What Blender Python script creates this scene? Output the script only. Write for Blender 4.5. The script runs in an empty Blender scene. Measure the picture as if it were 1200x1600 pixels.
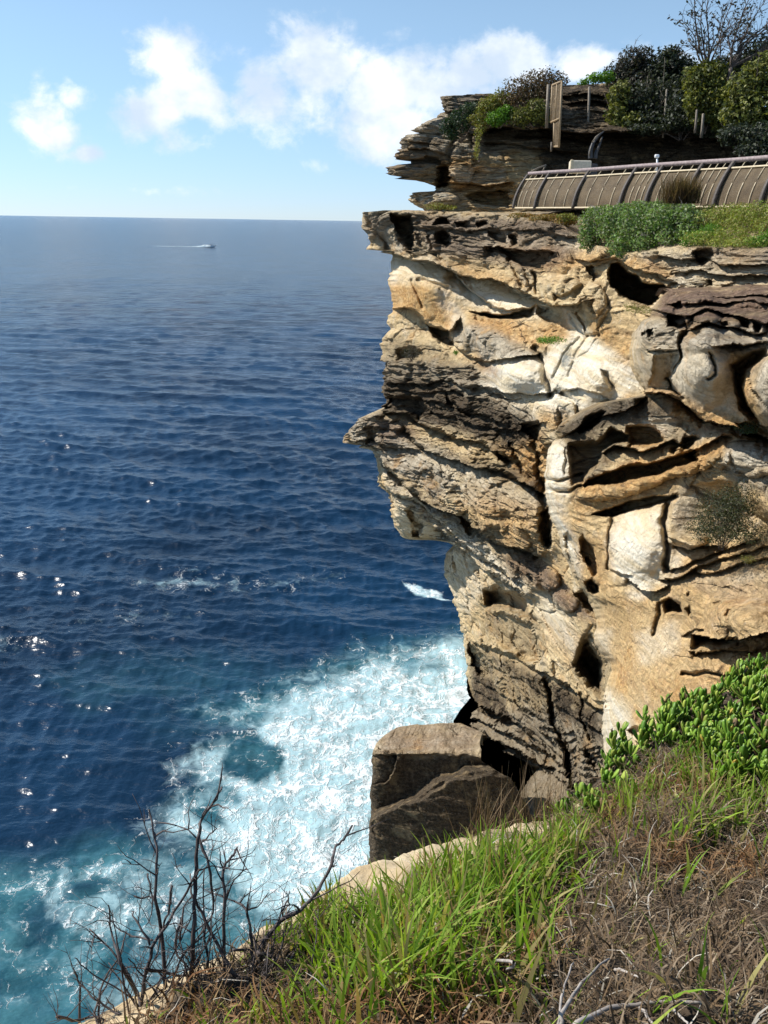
import bpy, bmesh, math, random
import numpy as np
from mathutils import Vector, Matrix

random.seed(7)
RNG = np.random.default_rng(11)
SC = bpy.context.scene
COL = SC.collection

# ------------------------------------------------------------------ survey helpers
FPX, CX, CY = 1256.0, 600.0, 800.0
CAMZ = 25.0
PITCH = math.radians(19.9)
ROLL = math.radians(0.9)
_F = np.array([0, math.cos(PITCH), -math.sin(PITCH)])
_R0 = np.array([1.0, 0, 0])
_U0 = np.array([0, math.sin(PITCH), math.cos(PITCH)])
_R = math.cos(ROLL) * _R0 + math.sin(ROLL) * _U0
_U = -math.sin(ROLL) * _R0 + math.cos(ROLL) * _U0
CAM = np.array([0, 0, CAMZ])


def bearing(u, v):
    u = np.asarray(u, float)
    v = np.asarray(v, float)
    a = (u - CX) / FPX
    b = (CY - v) / FPX
    return _F + a[..., None] * _R + b[..., None] * _U


def at(u, v, y):
    """point seen at bearing (u, v), y metres ahead of the lookout"""
    d = bearing(u, v)
    return CAM + d * (np.asarray(y, float) / d[..., 1])[..., None]


def on_sea(u, v):
    d = bearing(u, v)
    return CAM + d * (-CAMZ / d[..., 2])[..., None]


def survey(p):
    """bearing numbers of a world point"""
    q = np.asarray(p, float) - CAM
    w = q @ _F
    return CX + FPX * (q @ _R) / w, CY - FPX * (q @ _U) / w


def interp(pts, x, ix=0):
    pts = sorted(pts, key=lambda p: p[ix])
    return np.interp(x, [p[ix] for p in pts], [p[1 - ix] for p in pts])


# ------------------------------------------------------------------ noise
_perm = np.random.default_rng(5).permutation(256).astype(np.int32)
_perm = np.concatenate([_perm, _perm, _perm])
_g3 = np.array([[1, 1, 0], [-1, 1, 0], [1, -1, 0], [-1, -1, 0], [1, 0, 1], [-1, 0, 1], [1, 0, -1], [-1, 0, -1],
                [0, 1, 1], [0, -1, 1], [0, 1, -1], [0, -1, -1], [1, 1, 0], [-1, 1, 0], [0, -1, 1], [0, -1, -1]], np.float32)


def perlin(x, y, z):
    x = np.asarray(x, np.float32); y = np.asarray(y, np.float32); z = np.asarray(z, np.float32)
    x, y, z = np.broadcast_arrays(x, y, z)
    xi = np.floor(x).astype(np.int32); yi = np.floor(y).astype(np.int32); zi = np.floor(z).astype(np.int32)
    xf = x - xi; yf = y - yi; zf = z - zi
    xi &= 255; yi &= 255; zi &= 255
    u = xf * xf * xf * (xf * (xf * 6 - 15) + 10)
    v = yf * yf * yf * (yf * (yf * 6 - 15) + 10)
    w = zf * zf * zf * (zf * (zf * 6 - 15) + 10)
    res = 0
    for dx in (0, 1):
        a = _perm[xi + dx]
        wx = u if dx else 1 - u
        for dy in (0, 1):
            b = _perm[a + yi + dy]
            wy = v if dy else 1 - v
            for dz in (0, 1):
                g = _g3[_perm[b + zi + dz] & 15]
                wz = w if dz else 1 - w
                res = res + wx * wy * wz * (g[..., 0] * (xf - dx) + g[..., 1] * (yf - dy) + g[..., 2] * (zf - dz))
    return res


def fbm(x, y, z, n=4, lac=2.03, gain=0.5):
    s, a = 0, 1.0
    for i in range(n):
        s = s + a * perlin(x + 17.3 * i, y + 5.1 * i, z + 9.7 * i)
        x = x * lac; y = y * lac; z = z * lac
        a *= gain
    return s


def ridged(x, y, z, n=4, gain=0.5):
    s, a = 0, 1.0
    for i in range(n):
        s = s + a * (1 - 2.2 * np.abs(perlin(x + 11.3 * i, y + 3.1 * i, z + 7.7 * i)))
        x = x * 2.03; y = y * 2.03; z = z * 2.03
        a *= gain
    return s


def cells(x, y, z, seed=0):
    """distance to nearest and second-nearest scattered point, and an id per cell"""
    x = np.asarray(x, np.float32); y = np.asarray(y, np.float32); z = np.asarray(z, np.float32)
    xi = np.floor(x).astype(np.int32); yi = np.floor(y).astype(np.int32); zi = np.floor(z).astype(np.int32)
    f1 = np.full(x.shape, 9.0, np.float32); f2 = f1.copy(); cid = np.zeros(x.shape, np.float32)
    for dx in (-1, 0, 1):
        for dy in (-1, 0, 1):
            for dz in (-1, 0, 1):
                h = _perm[(_perm[(_perm[(xi + dx + seed) & 255] + yi + dy) & 255] + zi + dz) & 255]
                px = xi + dx + h / 256.0
                py = yi + dy + _perm[h + 37] / 256.0
                pz = zi + dz + _perm[h + 91] / 256.0
                d = np.sqrt((px - x) ** 2 + (py - y) ** 2 + (pz - z) ** 2)
                nearer = d < f1
                f2 = np.where(nearer, f1, np.minimum(f2, d))
                cid = np.where(nearer, _perm[h + 143] / 256.0, cid)
                f1 = np.where(nearer, d, f1)
    return f1, f2, cid


def sstep(a, b, x):
    t = np.clip((x - a) / (b - a), 0, 1)
    return t * t * (3 - 2 * t)


# ------------------------------------------------------------------ smooth surfaces through surveyed points
class Tps:
    def __init__(self, pts, reg=0.4):
        P = np.array(pts, float)
        self.c = P[:, :2].mean(0)
        self.s = 200.0
        X = (P[:, :2] - self.c) / self.s
        n = len(X)
        K = self.k(np.linalg.norm(X[:, None] - X[None], axis=2)) + np.eye(n) * reg * 0.02
        Q = np.c_[np.ones(n), X]
        A = np.zeros((n + 3, n + 3))
        A[:n, :n] = K; A[:n, n:] = Q; A[n:, :n] = Q.T
        self.w = np.linalg.solve(A, np.r_[P[:, 2], np.zeros(3)])
        self.X = X

    @staticmethod
    def k(r):
        return r * r * np.log(r + 1e-9)

    def __call__(self, u, v):
        sh = u.shape
        q = (np.c_[u.ravel(), v.ravel()] - self.c) / self.s
        out = np.zeros(len(q))
        n = len(self.X)
        for i in range(n):
            out += self.w[i] * self.k(np.hypot(q[:, 0] - self.X[i, 0], q[:, 1] - self.X[i, 1]))
        out += self.w[n] + q @ self.w[n + 1:]
        return out.reshape(sh)


def seg_dist(u, v, pts):
    """signed distance to a polyline (positive on its lower side when drawn left to right), distance past its ends"""
    best = np.full(u.shape, 1e9); sd = np.zeros(u.shape); past = np.zeros(u.shape)
    n = len(pts) - 1
    for i in range(n):
        (x0, y0), (x1, y1) = pts[i], pts[i + 1]
        dx, dy = x1 - x0, y1 - y0
        L = math.hypot(dx, dy) + 1e-9
        tt = ((u - x0) * dx + (v - y0) * dy) / (L * L)
        tc = np.clip(tt, 0, 1)
        d = np.hypot(u - x0 - tc * dx, v - y0 - tc * dy)
        cr = (dx * (v - y0) - dy * (u - x0)) / L
        m = d < best
        best = np.where(m, d, best)
        sd = np.where(m, np.where(cr >= 0, d, -d), sd)
        e = np.zeros(u.shape)
        if i == 0: e = np.maximum(e, -tt * L)
        if i == n - 1: e = np.maximum(e, (tt - 1) * L)
        past = np.where(m, e, past)
    return sd, past


def poly_sd(u, v, pts):
    """signed distance to a closed outline, positive inside"""
    best = np.full(u.shape, 1e9)
    inside = np.zeros(u.shape, bool)
    n = len(pts)
    for i in range(n):
        (x0, y0), (x1, y1) = pts[i], pts[(i + 1) % n]
        dx, dy = x1 - x0, y1 - y0
        tt = np.clip(((u - x0) * dx + (v - y0) * dy) / (dx * dx + dy * dy + 1e-9), 0, 1)
        best = np.minimum(best, np.hypot(u - x0 - tt * dx, v - y0 - tt * dy))
        if y0 != y1:
            c = ((y0 > v) != (y1 > v)) & (u < (x1 - x0) * (v - y0) / (y1 - y0) + x0)
            inside ^= c
    return np.where(inside, best, -best)


def window(u, v, pts, pad):
    xs = [p[0] for p in pts]; ys = [p[1] for p in pts]
    return (u > min(xs) - pad) & (u < max(xs) + pad) & (v > min(ys) - pad) & (v < max(ys) + pad)


def carve(y, u, v, feats):
    """apply the surveyed relief to the distance field y"""
    for f in feats:
        k = f[0]
        if k == 'ledge':                       # lip above, undercut below
            _, pts, d, below = f[:4]
            above = f[4] if len(f) > 4 else below * 0.5
            m = window(u, v, pts, max(below, above) * 4)
            if not m.any(): continue
            s, e = seg_dist(u[m], v[m], pts)
            w = np.exp(-(e / 7.0) ** 2)
            dy = np.where(s > 0, d * sstep(0, 1.6, s) * np.exp(-s / below), -0.35 * d * np.exp(s / above))
            y[m] += dy * w
        elif k == 'crack':
            _, pts, d, w0 = f
            m = window(u, v, pts, w0 * 4)
            if not m.any(): continue
            s, e = seg_dist(u[m], v[m], pts)
            y[m] += d * np.exp(-(s / w0) ** 2) * np.exp(-(e / 5.0) ** 2)
        elif k == 'hollow':                    # recess with a sharp rim; optional tilt of its floor
            _, pts, d, soft = f[:4]
            m = window(u, v, pts, 6)
            if not m.any(): continue
            s = poly_sd(u[m], v[m], pts)
            g = sstep(-1.0, soft, s)
            add = d * g
            if len(f) > 4:
                cu = np.mean([p[0] for p in pts]); cv = np.mean([p[1] for p in pts])
                add = add + g * (f[4] * (u[m] - cu) + f[5] * (v[m] - cv))
            y[m] += add
        elif k == 'bulge':
            _, q, d = f[:3]
            cu, cv, ru, rv = q[:4]
            ang = math.radians(q[4]) if len(q) > 4 else 0
            du, dv = u - cu, v - cv
            a = (du * math.cos(ang) + dv * math.sin(ang)) / ru
            b = (-du * math.sin(ang) + dv * math.cos(ang)) / rv
            y -= d * np.sqrt(np.clip(1 - a * a - b * b, 0, 1))
        elif k == 'dome':
            _, q, d = f[:3]
            ang = math.radians(q[4]) if len(q) > 4 else 0
            du, dv = u - q[0], v - q[1]
            a = (du * math.cos(ang) + dv * math.sin(ang)) / q[2]
            b = (-du * math.sin(ang) + dv * math.cos(ang)) / q[3]
            y -= d * np.clip(1 - a * a - b * b, 0, 1) ** 1.5
    return y


def zone_mask(u, v, polys, soft):
    out = np.zeros(u.shape)
    for p in polys:
        st = 1.0
        if isinstance(p[0], (int, float)):
            st, p = p[0], p[1:]
        m = window(u, v, p, soft * 2)
        if not m.any(): continue
        s = poly_sd(u[m], v[m], p)
        out[m] = np.maximum(out[m], st * sstep(-soft, soft, s))
    return out


# ------------------------------------------------------------------ objects
def tag(o, label=None, cat=None, group=None, kind=None):
    if label: o['label'] = label
    if cat: o['category'] = cat
    if group: o['group'] = group
    if kind: o['kind'] = kind
    return o


def empty(name, loc):
    o = bpy.data.objects.new(name, None)
    COL.objects.link(o)
    o.location = tuple(float(c) for c in loc)
    o.empty_display_size = 0.2
    return o


def mesh_np(name, verts, faces, mat=None, parent=None, smooth=True, attrs=None):
    """verts (n,3); faces: list of index arrays shaped (m,3) or (m,4)"""
    verts = np.asarray(verts, np.float32)
    if not isinstance(faces, (list, tuple)): faces = [faces]
    faces = [np.asarray(f, np.int32) for f in faces if len(f)]
    me = bpy.data.meshes.new(name)
    loops = np.concatenate([f.ravel() for f in faces])
    tot = np.concatenate([np.full(len(f), f.shape[1], np.int32) for f in faces])
    st = np.concatenate([[0], np.cumsum(tot)[:-1]]).astype(np.int32)
    me.vertices.add(len(verts)); me.vertices.foreach_set('co', verts.ravel())
    me.loops.add(len(loops)); me.loops.foreach_set('vertex_index', loops)
    me.polygons.add(len(tot)); me.polygons.foreach_set('loop_start', st); me.polygons.foreach_set('loop_total', tot)
    me.polygons.foreach_set('use_smooth', np.full(len(tot), smooth))
    me.update(calc_edges=True)
    me.validate()
    if attrs:
        for k, a in attrs.items():
            a = np.asarray(a, np.float32)
            if a.ndim == 1:
                t = me.attributes.new(k, 'FLOAT', 'POINT'); t.data.foreach_set('value', a)
            else:
                if a.shape[1] == 3: a = np.c_[a, np.ones(len(a), np.float32)]
                t = me.attributes.new(k, 'FLOAT_COLOR', 'POINT'); t.data.foreach_set('color', a.ravel())
    o = bpy.data.objects.new(name, me)
    COL.objects.link(o)
    if mat: me.materials.append(mat)
    if parent is not None:
        o.parent = parent
        # geometry is given in world coordinates: keep it there
        o.matrix_parent_inverse = Matrix.Translation(-parent.location)
    return o


def grid_faces(nr, nc):
    i = np.arange(nr - 1)[:, None] * nc + np.arange(nc - 1)[None]
    i = i.ravel()
    return np.c_[i, i + nc, i + nc + 1, i + 1]

# ------------------------------------------------------------------ materials
class NT:
    """small node-tree writer"""
    def __init__(self, tree):
        self.t = tree
        self.t.nodes.clear()

    def n(self, kind, inputs=None, out=0, **props):
        nd = self.t.nodes.new(kind)
        for k, v in props.items(): setattr(nd, k, v)
        for k, v in (inputs or {}).items():
            s = nd.inputs[k]
            if isinstance(v, bpy.types.NodeSocket): self.t.links.new(v, s)
            else:
                if s.type == 'RGBA' and len(v) == 3: v = (*v, 1)
                s.default_value = v
        return nd.outputs[out] if len(nd.outputs) else nd

    def math(self, op, a, b=None, c=None, clamp=False):
        i = {0: a}
        if b is not None: i[1] = b
        if c is not None: i[2] = c
        return self.n('ShaderNodeMath', i, operation=op, use_clamp=clamp)

    def vmul(self, v, s): return self.n('ShaderNodeVectorMath', {0: v, 1: s}, operation='MULTIPLY')
    def vadd(self, v, s): return self.n('ShaderNodeVectorMath', {0: v, 1: s}, operation='ADD')

    def noise(self, vec, scale, detail=4, rough=0.55, dist=0.0, out=0):
        return self.n('ShaderNodeTexNoise', {'Vector': vec, 'Scale': scale, 'Detail': detail, 'Roughness': rough, 'Distortion': dist}, out=out)

    def voro(self, vec, scale, feature='F1', out='Distance', rnd=1.0):
        return self.n('ShaderNodeTexVoronoi', {'Vector': vec, 'Scale': scale, 'Randomness': rnd}, out=out, feature=feature)

    def ramp(self, f, a, b, lo=0.0, hi=1.0):
        return self.n('ShaderNodeMapRange', {0: f, 1: a, 2: b, 3: lo, 4: hi}, interpolation_type='SMOOTHSTEP')

    def mix(self, f, a, b, mode='MIX'):
        nd = self.t.nodes.new('ShaderNodeMix')
        nd.data_type = 'RGBA'; nd.blend_type = mode; nd.clamp_factor = True
        for k, v in ((0, f), (6, a), (7, b)):
            s = nd.inputs[k]
            if isinstance(v, bpy.types.NodeSocket): self.t.links.new(v, s)
            else: s.default_value = (*v, 1) if (k > 0 and len(v) == 3) else v
        return nd.outputs[2]

    def attr(self, name, out='Color'): return self.n('ShaderNodeAttribute', out=out, attribute_name=name)

    def sep(self, c): return self.n('ShaderNodeSeparateColor', {0: c}).node.outputs

    def bump(self, h, dist, strength=1.0, normal=None):
        i = {'Height': h, 'Distance': dist, 'Strength': strength}
        if normal is not None: i['Normal'] = normal
        return self.n('ShaderNodeBump', i)

    def pos(self): return self.n('ShaderNodeNewGeometry', out='Position')
    def obj(self): return self.n('ShaderNodeTexCoord', out='Object')


def material(name):
    m = bpy.data.materials.new(name)
    m.use_nodes = True
    return m, NT(m.node_tree)


def finish(t, color, rough=0.8, normal=None, spec=0.3, **extra):
    i = {'Base Color': color, 'Roughness': rough, 'Specular IOR Level': spec}
    if normal is not None: i['Normal'] = normal
    i.update(extra)
    p = t.n('ShaderNodeBsdfPrincipled', i)
    t.n('ShaderNodeOutputMaterial', {'Surface': p})


def rock_material(name):
    m, t = material(name)
    P = t.obj()
    warp = t.n('ShaderNodeVectorMath', {0: t.noise(P, 0.35, 3, out=1), 1: (0.5, 0.5, 0.5)}, operation='SUBTRACT')
    W = t.vadd(P, t.vmul(warp, (0.9, 0.9, 0.45)))
    za = t.sep(t.attr('zone_a')); zb = t.sep(t.attr('zone_b'))
    big = t.noise(P, 0.28, 5)
    mid = t.noise(P, 1.6, 6, 0.62)
    fine = t.noise(P, 9.0, 6, 0.65)
    grit = t.noise(P, 46.0, 3, 0.6)
    bed = t.noise(t.vmul(W, (0.35, 0.35, 5.0)), 1.0, 6, 0.6)
    bedf = t.noise(t.vmul(W, (0.7, 0.7, 19.0)), 1.0, 6, 0.66)
    lam = t.noise(t.vmul(W, (0.5, 0.5, 44.0)), 1.0, 4, 0.6)
    # sandstone body colour
    c = t.mix(t.ramp(big, 0.35, 0.65), (0.56, 0.40, 0.20), (0.68, 0.535, 0.315))
    c = t.mix(t.math('MULTIPLY', t.ramp(bed, 0.45, 0.7), 0.55), c, (0.43, 0.29, 0.15))
    c = t.mix(t.math('MULTIPLY', t.ramp(mid, 0.5, 0.72), 0.6), c, (0.68, 0.60, 0.46))
    # weathered grey crust, ochre iron stain, pale leached sand, dark algae mixed with painted-in shade, purple ironstone
    grey = t.mix(t.ramp(mid, 0.35, 0.65), (0.29, 0.25, 0.19), (0.54, 0.475, 0.365))
    c = t.mix(t.math('MULTIPLY', zb[1], t.ramp(mid, 0.25, 0.5, 0.55, 1.0)), c, grey)
    ochre = t.mix(t.ramp(fine, 0.4, 0.62), (0.42, 0.20, 0.055), (0.66, 0.405, 0.15))
    c = t.mix(t.math('MULTIPLY', za[1], t.ramp(mid, 0.3, 0.6, 0.45, 1.0)), c, ochre)
    c = t.mix(t.math('MULTIPLY', t.ramp(t.noise(P, 0.75, 5, 0.6), 0.55, 0.68), 0.55), c, ochre)
    pale = t.mix(t.ramp(bed, 0.4, 0.66), (0.76, 0.70, 0.57), (0.66, 0.545, 0.36))
    c = t.mix(t.math('MULTIPLY', za[0], t.ramp(t.noise(P, 0.9, 6, 0.65), 0.3, 0.52, 0.42, 1.0)), c, pale)
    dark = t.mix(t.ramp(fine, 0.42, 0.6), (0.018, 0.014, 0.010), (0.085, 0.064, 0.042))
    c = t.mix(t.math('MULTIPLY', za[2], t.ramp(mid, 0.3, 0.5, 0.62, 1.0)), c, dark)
    purp = t.mix(t.ramp(fine, 0.4, 0.62), (0.09, 0.05, 0.036), (0.23, 0.15, 0.11))
    c = t.mix(t.math('MULTIPLY', zb[0], t.ramp(mid, 0.25, 0.5, 0.5, 1.0)), c, purp)
    # thin bedding lines and vertical seepage streaks
    c = t.mix(t.math('MULTIPLY', t.math('MULTIPLY', t.ramp(bedf, 0.51, 0.62), t.math('MULTIPLY_ADD', zb[2], 0.9, 0.07)), 0.8), c, (0.10, 0.07, 0.042))
    c = t.mix(t.math('MULTIPLY', t.ramp(lam, 0.52, 0.64), t.math('MULTIPLY_ADD', zb[2], 0.5, 0.04)), c, (0.17, 0.115, 0.065))
    streak = t.noise(t.vmul(W, (2.2, 2.2, 0.16)), 1.0, 5, 0.6)
    c = t.mix(t.math('MULTIPLY', t.ramp(streak, 0.58, 0.72), 0.4), c, (0.2, 0.15, 0.1))
    # joints and hairline cracks
    ck = t.voro(t.vmul(t.vadd(W, t.vmul(warp, (0.8, 0.8, 0.5))), (0.40, 0.40, 1.25)), 1.0, 'DISTANCE_TO_EDGE')
    ckm = t.math('MULTIPLY', t.ramp(ck, 0.0, 0.035, 1.0, 0.0), t.ramp(t.noise(P, 0.55, 3), 0.5, 0.62))
    ck2 = t.voro(t.vmul(t.vadd(W, t.vmul(warp, (0.5, 0.5, 0.3))), (0.5, 0.5, 2.4)), 2.6, 'DISTANCE_TO_EDGE')
    ckm2 = t.math('MULTIPLY', t.ramp(ck2, 0.0, 0.05, 1.0, 0.0), t.ramp(t.noise(P, 1.1, 3), 0.54, 0.66))
    ckm = t.math('MAXIMUM', ckm, t.math('MULTIPLY', ckm2, 0.5))
    sm = t.attr('smoothed', 'Fac'); rg = t.math('SUBTRACT', 1.0, t.math('MULTIPLY', sm, 0.85))
    ckm = t.math('MULTIPLY', ckm, rg)
    c = t.mix(t.math('MULTIPLY', ckm, 0.75), c, (0.07, 0.048, 0.03))
    # lichen and grit
    sp = t.ramp(t.noise(P, 17.0, 5, 0.7), 0.60, 0.68)
    c = t.mix(t.math('MULTIPLY', sp, 0.34), c, (0.10, 0.085, 0.07))
    sp2 = t.ramp(t.noise(t.vadd(P, (31.0, 7.0, 3.0)), 13.0, 5, 0.7), 0.60, 0.67)
    c = t.mix(t.math('MULTIPLY', sp2, 0.3), c, (0.62, 0.58, 0.50))
    c = t.mix(t.ramp(grit, 0.3, 0.7, 0.0, 0.35), c, t.mix(0.5, c, (0.25, 0.18, 0.1)))
    h = t.math('MULTIPLY_ADD', bedf, t.math('MULTIPLY_ADD', zb[2], 1.7, 0.14), t.math('MULTIPLY', fine, 0.8))
    h = t.math('MULTIPLY_ADD', lam, t.math('MULTIPLY_ADD', zb[2], 0.55, 0.03), h)
    h = t.math('MULTIPLY_ADD', mid, 1.0, h)
    pit = t.voro(t.vadd(W, t.vmul(warp, (0.6, 0.6, 0.6))), 4.5, 'SMOOTH_F1')
    h = t.math('MULTIPLY_ADD', t.ramp(pit, 0.0, 0.34), 0.35, h)
    h = t.math('MULTIPLY_ADD', grit, 0.2, h)
    h = t.math('MULTIPLY_ADD', ckm, -0.7, h)
    edge = t.noise(t.vmul(W, (1.6, 1.6, 3.2)), 2.0, 7, 0.72)
    h = t.math('MULTIPLY_ADD', t.math('MULTIPLY', t.ramp(edge, 0.44, 0.56), t.math('MULTIPLY_ADD', rg, 0.8, 0.2)), 0.38, h)
    c = t.mix(t.math('MULTIPLY', t.ramp(edge, 0.34, 0.48, 0.34, 0.0), rg), c, t.mix(1.0, c, (0.42, 0.34, 0.27), 'MULTIPLY'))
    finish(t, c, 0.9, t.bump(h, 0.115, 0.85), 0.15)
    return m


M = {}
M['rock'] = rock_material('weathered_sandstone')


def sea_material():
    m, t = material('sea_water')
    P = t.pos()
    d = t.n('ShaderNodeVectorMath', {0: P}, out='Value', operation='LENGTH')
    fa = t.attr('foam', 'Fac'); ae = t.attr('aerated', 'Fac')
    w1 = t.n('ShaderNodeVectorMath', {0: t.noise(P, 0.45, 4, out=1), 1: (0.5, 0.5, 0.5)}, operation='SUBTRACT')
    w2 = t.n('ShaderNodeVectorMath', {0: t.noise(P, 1.9, 4, out=1), 1: (0.5, 0.5, 0.5)}, operation='SUBTRACT')
    W = t.vadd(t.vadd(P, t.vmul(w1, (3.4, 3.4, 0))), t.vmul(w2, (0.9, 0.9, 0)))
    e1 = t.ramp(t.voro(W, 0.75, 'DISTANCE_TO_EDGE'), 0.0, 0.13, 1.0, 0.0)
    e2 = t.ramp(t.voro(t.vadd(W, (7, 3, 0)), 2.1, 'DISTANCE_TO_EDGE'), 0.0, 0.16, 1.0, 0.0)
    e3 = t.ramp(t.voro(t.vadd(W, (2, 9, 0)), 5.5, 'DISTANCE_TO_EDGE'), 0.0, 0.2, 1.0, 0.0)
    nz = t.noise(W, 0.5, 7, 0.66)
    lace = t.math('MULTIPLY_ADD', e1, 0.34, t.math('MULTIPLY_ADD', e2, 0.32, t.math('MULTIPLY', e3, 0.22)))
    pat = t.math('MULTIPLY_ADD', t.ramp(nz, 0.25, 0.75), 0.62, lace)
    th = t.math('SUBTRACT', 1.22, fa)
    mask = t.n('ShaderNodeMapRange', {0: t.math('SUBTRACT', pat, th), 1: 0.0, 2: 0.62, 3: 0.0, 4: 0.88}, interpolation_type='SMOOTHSTEP')
    mask = t.math('MULTIPLY', mask, t.ramp(fa, 0.02, 0.12))
    deep = t.mix(t.ramp(t.noise(P, 0.035, 4), 0.35, 0.65), (0.0022, 0.0135, 0.033), (0.004, 0.028, 0.068))
    teal = t.mix(t.ramp(nz, 0.35, 0.65), (0.014, 0.078, 0.105), (0.06, 0.19, 0.225))
    aer = t.math('MULTIPLY', ae, t.ramp(t.noise(W, 0.22, 5, 0.6), 0.25, 0.6, 0.45, 1.0))
    c = t.mix(aer, deep, teal)
    milk = t.ramp(t.math('MULTIPLY_ADD', t.math('SUBTRACT', t.noise(W, 0.8, 6, 0.65), 0.5), 1.1, fa), 0.30, 0.84)
    c = t.mix(t.math('MULTIPLY', milk, 0.9), c, (0.36, 0.53, 0.57))
    c = t.mix(mask, c, (0.74, 0.79, 0.80))
    r = t.math('MULTIPLY_ADD', mask, 0.55, t.ramp(d, 60.0, 300.0, 0.24, 0.17))
    # ripples
    s1 = t.noise(t.vmul(P, (0.7, 1.2, 1.0)), 1.15, 3, 0.5)
    s2 = t.noise(t.vmul(P, (0.8, 1.25, 1.0)), 4.2, 2, 0.5)
    s3 = t.noise(t.vmul(P, (0.8, 1.2, 1.0)), 0.22, 6, 0.62)
    h = t.math('MULTIPLY_ADD', s1, 0.12, t.math('MULTIPLY', s2, 0.03))
    h = t.math('MULTIPLY_ADD', t.math('MULTIPLY', s3, t.ramp(d, 80.0, 300.0)), 2.6, h)
    h = t.math('MULTIPLY_ADD', mask, 0.05, h)
    nrm = t.bump(h, 1.0, t.ramp(d, 200.0, 2500.0, 1.0, 0.95))
    # unresolved wave slopes lower the mean grazing reflectance of a rough sea
    finish(t, c, r, nrm, t.ramp(d, 120.0, 900.0, 0.5, 0.27), IOR=1.333)
    return m


M['sea'] = sea_material()


def plain(name, c1, c2, scale=6.0, rough=0.75, bump=0.01, spec=0.3, stretch=(1, 1, 1), detail=5, **extra):
    m, t = material(name)
    P = t.vmul(t.obj(), stretch)
    nz = t.noise(P, scale, detail, 0.6)
    c = t.mix(t.ramp(nz, 0.32, 0.68), c1, c2)
    nrm = t.bump(nz, bump) if bump else None
    finish(t, c, rough, nrm, spec, **extra)
    return m


def leafy(name, rough=0.5, trans=0.35, spec=0.35):
    """colour from the per-vertex 'tint' attribute, light passing through the blade"""
    m, t = material(name)
    a = t.attr('tint')
    c = t.mix(t.ramp(t.noise(t.obj(), 14.0, 3), 0.3, 0.7, 0.0, 0.35), a, t.mix(1.0, a, (0.55, 0.55, 0.55), 'MULTIPLY'))
    p = t.n('ShaderNodeBsdfPrincipled', {'Base Color': c, 'Roughness': rough, 'Specular IOR Level': spec})
    tr = t.n('ShaderNodeBsdfTranslucent', {'Color': t.mix(1.0, c, (1.25, 1.25, 0.6), 'MULTIPLY')})
    s = t.n('ShaderNodeMixShader', {0: trans, 1: p, 2: tr})
    t.n('ShaderNodeOutputMaterial', {'Surface': s})
    return m


M['grass'] = leafy('grass_blades', 0.6, 0.45, 0.2)
M['straw'] = leafy('dry_straw', 0.8, 0.15, 0.1)
M['succulent'] = leafy('succulent_leaves', 0.38, 0.22, 0.4)
M['leaves'] = leafy('shrub_leaves', 0.55, 0.3, 0.3)
M['twig'] = plain('dead_twig', (0.035, 0.027, 0.026), (0.12, 0.10, 0.095), 22.0, 0.8, 0.002, stretch=(1, 1, 0.3))
M['bleached'] = plain('bleached_twig', (0.22, 0.19, 0.165), (0.40, 0.36, 0.32), 25.0, 0.8, 0.002)
M['bark'] = plain('grey_bark', (0.06, 0.045, 0.035), (0.15, 0.12, 0.10), 9.0, 0.9, 0.01)
M['soil'] = plain('thatch_soil', (0.035, 0.024, 0.017), (0.11, 0.08, 0.055), 18.0, 0.95, 0.02)
M['rail'] = plain('weathered_rail', (0.20, 0.155, 0.155), (0.32, 0.26, 0.25), 14.0, 0.7, 0.003)
M['rib'] = plain('dark_steel_rib', (0.06, 0.05, 0.042), (0.11, 0.09, 0.075), 18.0, 0.6, 0.002)
M['rod'] = plain('pale_rod', (0.50, 0.41, 0.26), (0.62, 0.52, 0.36), 22.0, 0.5, 0.001)
M['concrete'] = plain('pale_concrete', (0.50, 0.45, 0.35), (0.62, 0.56, 0.45), 9.0, 0.85, 0.004)
M['galv'] = plain('weathered_post', (0.13, 0.11, 0.085), (0.22, 0.185, 0.14), 16.0, 0.6, 0.002)
M['blackstone'] = plain('dark_cast_bronze', (0.025, 0.025, 0.028), (0.06, 0.06, 0.062), 12.0, 0.45, 0.003)
M['hull'] = plain('white_hull_paint', (0.78, 0.79, 0.79), (0.83, 0.83, 0.82), 6.0, 0.25, 0.0, spec=0.5)
M['darkfit'] = plain('dark_fittings', (0.02, 0.022, 0.026), (0.05, 0.052, 0.058), 8.0, 0.4, 0.0)
M['gateframe'] = plain('tan_gate_frame', (0.22, 0.155, 0.085), (0.31, 0.225, 0.13), 14.0, 0.6, 0.002)

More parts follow.
